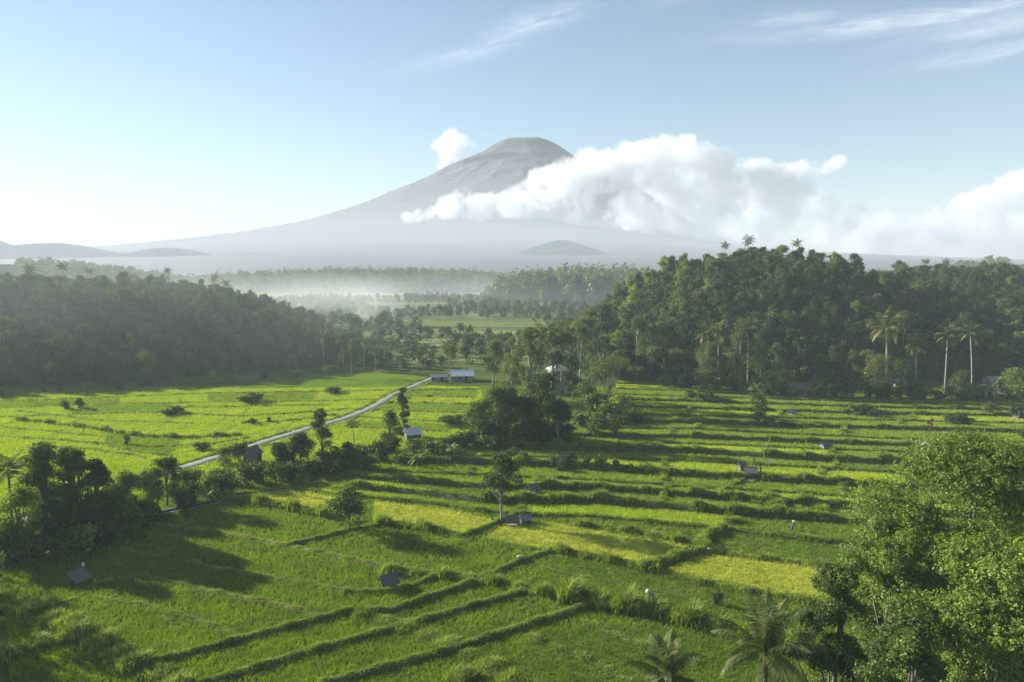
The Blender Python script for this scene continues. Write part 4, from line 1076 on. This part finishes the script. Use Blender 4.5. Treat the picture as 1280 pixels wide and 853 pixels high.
# ------------------------------------------------------------------ clouds (true volumes, all beyond the haze)
def cloud(name, puffs, Y, depth, voxel, thr, dens, nscale, amp, soft=.28, color=(1,1,1)):
    k = Y/F; C = []
    for i, (px, py, r_) in enumerate(puffs):
        p = atY(px, py, Y + depth*.35*math.sin(i*2.4)); C.append((p, r_*k))
    rm = max(r for p, r in C)*.4; lo = Vector([min(p[i]-r for p, r in C)-rm for i in range(3)]); hi = Vector([max(p[i]+r for p, r in C)+rm for i in range(3)])
    ng = bpy.data.node_groups.new(name, 'GeometryNodeTree'); ng.interface.new_socket('Geometry', in_out='OUTPUT', socket_type='NodeSocketGeometry')
    n = ng.nodes; l = ng.links; out = n.new('NodeGroupOutput'); P = n.new('GeometryNodeInputPosition').outputs[0]
    acc = None
    for p, r in C:
        sb = n.new('ShaderNodeVectorMath'); sb.operation = 'SUBTRACT'; l.new(P, sb.inputs[0]); sb.inputs[1].default_value = p
        ml = n.new('ShaderNodeVectorMath'); ml.operation = 'MULTIPLY'; l.new(sb.outputs[0], ml.inputs[0]); ml.inputs[1].default_value = (1, .8*r/ max(r, depth*.3) if depth else 1, 1)
        ln = n.new('ShaderNodeVectorMath'); ln.operation = 'LENGTH'; l.new(ml.outputs[0], ln.inputs[0])
        mr = n.new('ShaderNodeMapRange'); mr.interpolation_type = 'SMOOTHSTEP'; l.new(ln.outputs['Value'], mr.inputs[0])
        mr.inputs[1].default_value = r*1.3; mr.inputs[2].default_value = r*.15; mr.inputs[3].default_value = 0; mr.inputs[4].default_value = 1
        if acc is None: acc = mr.outputs[0]
        else:
            ad = n.new('ShaderNodeMath'); ad.operation = 'ADD'; l.new(acc, ad.inputs[0]); l.new(mr.outputs[0], ad.inputs[1]); acc = ad.outputs[0]
    mn = n.new('ShaderNodeMath'); mn.operation = 'MINIMUM'; l.new(acc, mn.inputs[0]); mn.inputs[1].default_value = 1.25
    nz = n.new('ShaderNodeTexNoise'); nz.inputs['Scale'].default_value = nscale; nz.inputs['Detail'].default_value = 7; nz.inputs['Roughness'].default_value = .68; nz.inputs['Lacunarity'].default_value = 2.2; l.new(P, nz.inputs['Vector'])
    gate = n.new('ShaderNodeMath'); gate.operation = 'MULTIPLY'; gate.use_clamp = True; l.new(mn.outputs[0], gate.inputs[0]); gate.inputs[1].default_value = 2.2
    cn = n.new('ShaderNodeMath'); cn.operation = 'MULTIPLY_ADD'; l.new(nz.outputs['Fac'], cn.inputs[0]); cn.inputs[1].default_value = amp; cn.inputs[2].default_value = -amp*.5
    gm_ = n.new('ShaderNodeMath'); gm_.operation = 'MULTIPLY'; l.new(cn.outputs[0], gm_.inputs[0]); l.new(gate.outputs[0], gm_.inputs[1])
    ma = n.new('ShaderNodeMath'); ma.operation = 'ADD'; l.new(gm_.outputs[0], ma.inputs[0]); l.new(mn.outputs[0], ma.inputs[1])
    sm = n.new('ShaderNodeMapRange'); sm.interpolation_type = 'SMOOTHSTEP'; l.new(ma.outputs[0], sm.inputs[0])
    sm.inputs[1].default_value = thr; sm.inputs[2].default_value = thr + soft; sm.inputs[3].default_value = 0; sm.inputs[4].default_value = 1
    vc = n.new('GeometryNodeVolumeCube'); l.new(sm.outputs[0], vc.inputs['Density']); vc.inputs['Min'].default_value = lo; vc.inputs['Max'].default_value = hi
    for ax, i in (('X',0),('Y',1),('Z',2)): vc.inputs['Resolution '+ax].default_value = max(8, int((hi[i]-lo[i])/voxel))
    m, nt, o_ = new_mat(name); v = N(nt, 'ShaderNodeVolumePrincipled'); v.inputs['Color'].default_value = (*color, 1); v.inputs['Density'].default_value = dens; v.inputs['Anisotropy'].default_value = .25
    nt.links.new(v.outputs[0], o_.inputs['Volume'])
    st = n.new('GeometryNodeSetMaterial'); st.inputs['Material'].default_value = m; l.new(vc.outputs[0], st.inputs[0]); l.new(st.outputs[0], out.inputs[0])
    me = bpy.data.meshes.new(name); o = link(name, me, m); md = o.modifiers.new('volume', 'NODES'); md.node_group = ng
    print('cloud', name, [round(x) for x in hi-lo]); return kind(o, 'stuff')
BANK = [(508,272,7),(524,270,9),(542,267,11),(560,262,14),(578,254,16),(610,262,18),(645,256,20),(680,242,24),(705,226,20),(735,216,24),(766,205,20),(766,190,9),(795,214,26),(830,203,26),(856,190,18),(858,177,8),
 (880,208,22),(910,214,18),(905,204,10),(935,222,22),(965,232,20),(985,222,15),(1000,210,9),(1022,211,10),(1036,208,9),(1048,203,7),(1000,238,15),(650,276,12),(720,262,20),(780,258,24),(840,258,26),(900,252,26),(950,256,20),
 (980,270,16),(1030,262,14),(1020,250,10),(1065,276,16),(1100,282,16),(1140,287,15),(1178,276,15),(1210,262,18),(1240,250,18),(1262,236,16),(1285,228,14),(1300,245,26),(1235,276,20),(1180,296,16),(1100,302,16),(1030,294,16),(960,286,16),(880,284,16),(810,278,14)]
BANK = [(x, y, r*1.45) for x, y, r in BANK]
cloud('cloud_bank', BANK, 6300, 420, 12, .47, .0075, .0050, 6.5, .55, (.89,.90,.92))
VEIL = [(720,288,10),(770,292,14),(840,298,18),(900,300,20),(960,302,18),(1040,290,16),(1080,292,18),(1120,296,20),(1165,290,18),(1200,285,18),(800,300,18),(860,312,22),(930,318,24),(1000,322,24),(1070,322,26),(1140,322,26),(1210,318,28),(1280,312,30),(1340,300,36),(1180,300,18),(1260,290,20)]
cloud('cloud_veil', [(x, y, r*1.6) for x, y, r in VEIL], 7600, 500, 40, .25, .0028, .0024, 1.8, .7, (.90,.905,.92))
cloud('cloud_puff', [(x, y, r*1.5) for x, y, r in [(565,173,9),(557,184,11),(574,184,10),(555,198,8),(580,177,7),(546,182,6),(552,211,5),(570,193,7),(590,181,4)]], 9800, 200, 13, .50, .005, .0062, 6.5, .40, (.90,.905,.92))

# low mist drifting over the valley trees
def mist(name, px, py, Y, sx, sy, sz, dens, seed, n0=.42, n1=.68, ns=.022):
    c = atY(px, py, Y); me = bpy.data.meshes.new(name); bm = bmesh.new(); bmesh.ops.create_icosphere(bm, subdivisions=4, radius=1)
    for v in bm.verts: v.co = Vector((v.co.x*sx, v.co.y*sy, v.co.z*sz))
    bm.to_mesh(me); bm.free()
    m, nt, out = new_mat(name); v = N(nt, 'ShaderNodeVolumePrincipled'); v.inputs['Anisotropy'].default_value = .3; v.inputs['Color'].default_value = (.97,.98,1,1)
    tc = N(nt, 'ShaderNodeTexCoord'); ln = N(nt, 'ShaderNodeVectorMath', operation='MULTIPLY'); nt.links.new(tc.outputs['Object'], ln.inputs[0]); ln.inputs[1].default_value = (1/sx, 1/sy, 1/sz)
    le = N(nt, 'ShaderNodeVectorMath', operation='LENGTH'); nt.links.new(ln.outputs[0], le.inputs[0])
    mr = N(nt, 'ShaderNodeMapRange'); nt.links.new(le.outputs['Value'], mr.inputs[0]); mr.inputs[1].default_value = 1; mr.inputs[2].default_value = .2; mr.inputs[3].default_value = 0; mr.inputs[4].default_value = 1
    mp = N(nt, 'ShaderNodeMapping'); nt.links.new(tc.outputs['Object'], mp.inputs[0]); mp.inputs['Location'].default_value = (seed*31, 0, 0)
    nz = noise(nt, ns, 5, mp.outputs[0], .6); nr = N(nt, 'ShaderNodeMapRange'); nt.links.new(nz.outputs[0], nr.inputs[0]); nr.inputs[1].default_value = n0; nr.inputs[2].default_value = n1
    mu = N(nt, 'ShaderNodeMath', operation='MULTIPLY'); nt.links.new(mr.outputs[0], mu.inputs[0]); nt.links.new(nr.outputs[0], mu.inputs[1])
    m2 = N(nt, 'ShaderNodeMath', operation='MULTIPLY'); nt.links.new(mu.outputs[0], m2.inputs[0]); m2.inputs[1].default_value = dens
    nt.links.new(m2.outputs[0], v.inputs['Density']); nt.links.new(v.outputs[0], out.inputs['Volume'])
    o = link(name, me, m); o.location = c; return kind(o, 'stuff')
mist('mist', 412, 384, 520, 80, 60, 30, .009, 1)
mist('mist', 520, 362, 1350, 1100, 950, 38, .0024, 2, .15, .8, .005)
mist('mist', 110, 420, 262, 150, 75, 40, .0022, 3, .2, .85, .016)

# ------------------------------------------------------------------ sky and sun
SUN_AZ = -66.0; SUN_EL = 20.0     # degrees from the view direction (left is negative)
w = bpy.data.worlds.new('World'); scene.world = w; w.use_nodes = True; nt = w.node_tree; nt.nodes.clear()
out = N(nt, 'ShaderNodeOutputWorld'); bg = N(nt, 'ShaderNodeBackground'); bg.inputs[1].default_value = .05
sky = N(nt, 'ShaderNodeTexSky', sky_type='NISHITA'); sky.sun_disc = False; sky.sun_elevation = R(SUN_EL); sky.sun_rotation = R(SUN_AZ)
sky.air_density = 1.0; sky.dust_density = .02; sky.ozone_density = 1.3; sky.altitude = 100
tc = N(nt, 'ShaderNodeTexCoord'); sx = N(nt, 'ShaderNodeSeparateXYZ'); nt.links.new(tc.outputs['Generated'], sx.inputs[0])
def MA(op, a, b=None, c=None):
    n = N(nt, 'ShaderNodeMath', operation=op)
    for i, v in enumerate((a, b, c)):
        if v is None: continue
        if isinstance(v, (int, float)): n.inputs[i].default_value = v
        else: nt.links.new(v, n.inputs[i])
    return n.outputs[0]
az = MA('ARCTAN2', sx.outputs['X'], sx.outputs['Y']); el = MA('ARCSINE', sx.outputs['Z'])
cv = N(nt, 'ShaderNodeCombineXYZ'); nt.links.new(az, cv.inputs[0]); nt.links.new(el, cv.inputs[1])
def cirrus(px, py, wpx, hpx, tilt, s):
    """a streak of high cloud, given by azimuth, elevation, half widths and tilt"""
    a0 = math.atan2(px-640, F); e0 = math.atan2((HZ-py)*math.cos(a0), F)
    da = MA('SUBTRACT', az, a0); de = MA('SUBTRACT', el, e0); c, s_ = math.cos(tilt), math.sin(tilt)
    u = MA('ADD', MA('MULTIPLY', da, c), MA('MULTIPLY', de, s_)); v = MA('SUBTRACT', MA('MULTIPLY', de, c), MA('MULTIPLY', da, s_))
    cb = N(nt, 'ShaderNodeCombineXYZ'); nt.links.new(MA('MULTIPLY', u, 5.0), cb.inputs[0]); nt.links.new(MA('MULTIPLY', v, 34.0), cb.inputs[1]); cb.inputs[2].default_value = px*.01
    nz = noise(nt, 2.4, 9, cb.outputs[0], .68); nz.inputs['Distortion'].default_value = .9
    uu = MA('POWER', MA('ABSOLUTE', MA('MULTIPLY', u, F/wpx)), 2.0); vv = MA('POWER', MA('ABSOLUTE', MA('MULTIPLY', v, F/hpx)), 2.0)
    g = MA('POWER', 2.718, MA('MULTIPLY', MA('ADD', uu, vv), -1.0))
    t = MA('MULTIPLY', g, MA('MULTIPLY_ADD', nz.outputs[0], 2.4, -.75)); n = N(nt, 'ShaderNodeClamp'); nt.links.new(t, n.inputs[0])
    return MA('MULTIPLY', n.outputs[0], s*.85)
m = None
for a in ((668,42,55,11,.22,.55),(600,75,75,9,.25,.4),(1120,40,150,9,-.02,.6),(980,38,50,7,-.02,.45),(1215,78,70,8,.05,.4),(1260,10,40,8,.15,.5),(1160,85,25,6,.3,.35),(850,4,60,14,.1,.2),(1230,45,80,12,0,.45),
          (170,292,190,7,.02,.7),(60,282,110,8,-.03,.6),(300,290,60,4,0,.5)):
    c = cirrus(*a); m = c if m is None else MA('MAXIMUM', m, c)
mixc = N(nt, 'ShaderNodeMix', data_type='RGBA'); nt.links.new(m, mixc.inputs[0]); nt.links.new(sky.outputs[0], mixc.inputs[6]); mixc.inputs[7].default_value = (9.5, 9.6, 9.5, 1)
nt.links.new(mixc.outputs[2], bg.inputs[0]); nt.links.new(bg.outputs[0], out.inputs[0])
ld = bpy.data.lights.new('sun', 'SUN'); ld.energy = 5.0; ld.angle = R(.6); ld.color = (1, .95, .86)
lo = bpy.data.objects.new('sun', ld); COL.objects.link(lo)
sd = Vector((math.sin(R(SUN_AZ))*math.cos(R(SUN_EL)), math.cos(R(SUN_AZ))*math.cos(R(SUN_EL)), math.sin(R(SUN_EL))))
lo.rotation_euler = sd.to_track_quat('Z', 'Y').to_euler()

# ------------------------------------------------------------------ render settings
vs = scene.view_settings; vs.view_transform = 'Standard'; vs.look = 'None'; vs.exposure = 1.72; vs.gamma = 1.0; vs.use_curve_mapping = False
scene.render.engine = 'CYCLES'; cy = scene.cycles
cy.max_bounces = 6; cy.diffuse_bounces = 2; cy.glossy_bounces = 1; cy.transmission_bounces = 3; cy.volume_bounces = 4; cy.transparent_max_bounces = 8
cy.use_denoising = True; cy.denoiser = 'OPENIMAGEDENOISE'; cy.volume_max_steps = 256; cy.volume_step_rate = 1.0
cy.caustics_reflective = False; cy.caustics_refractive = False
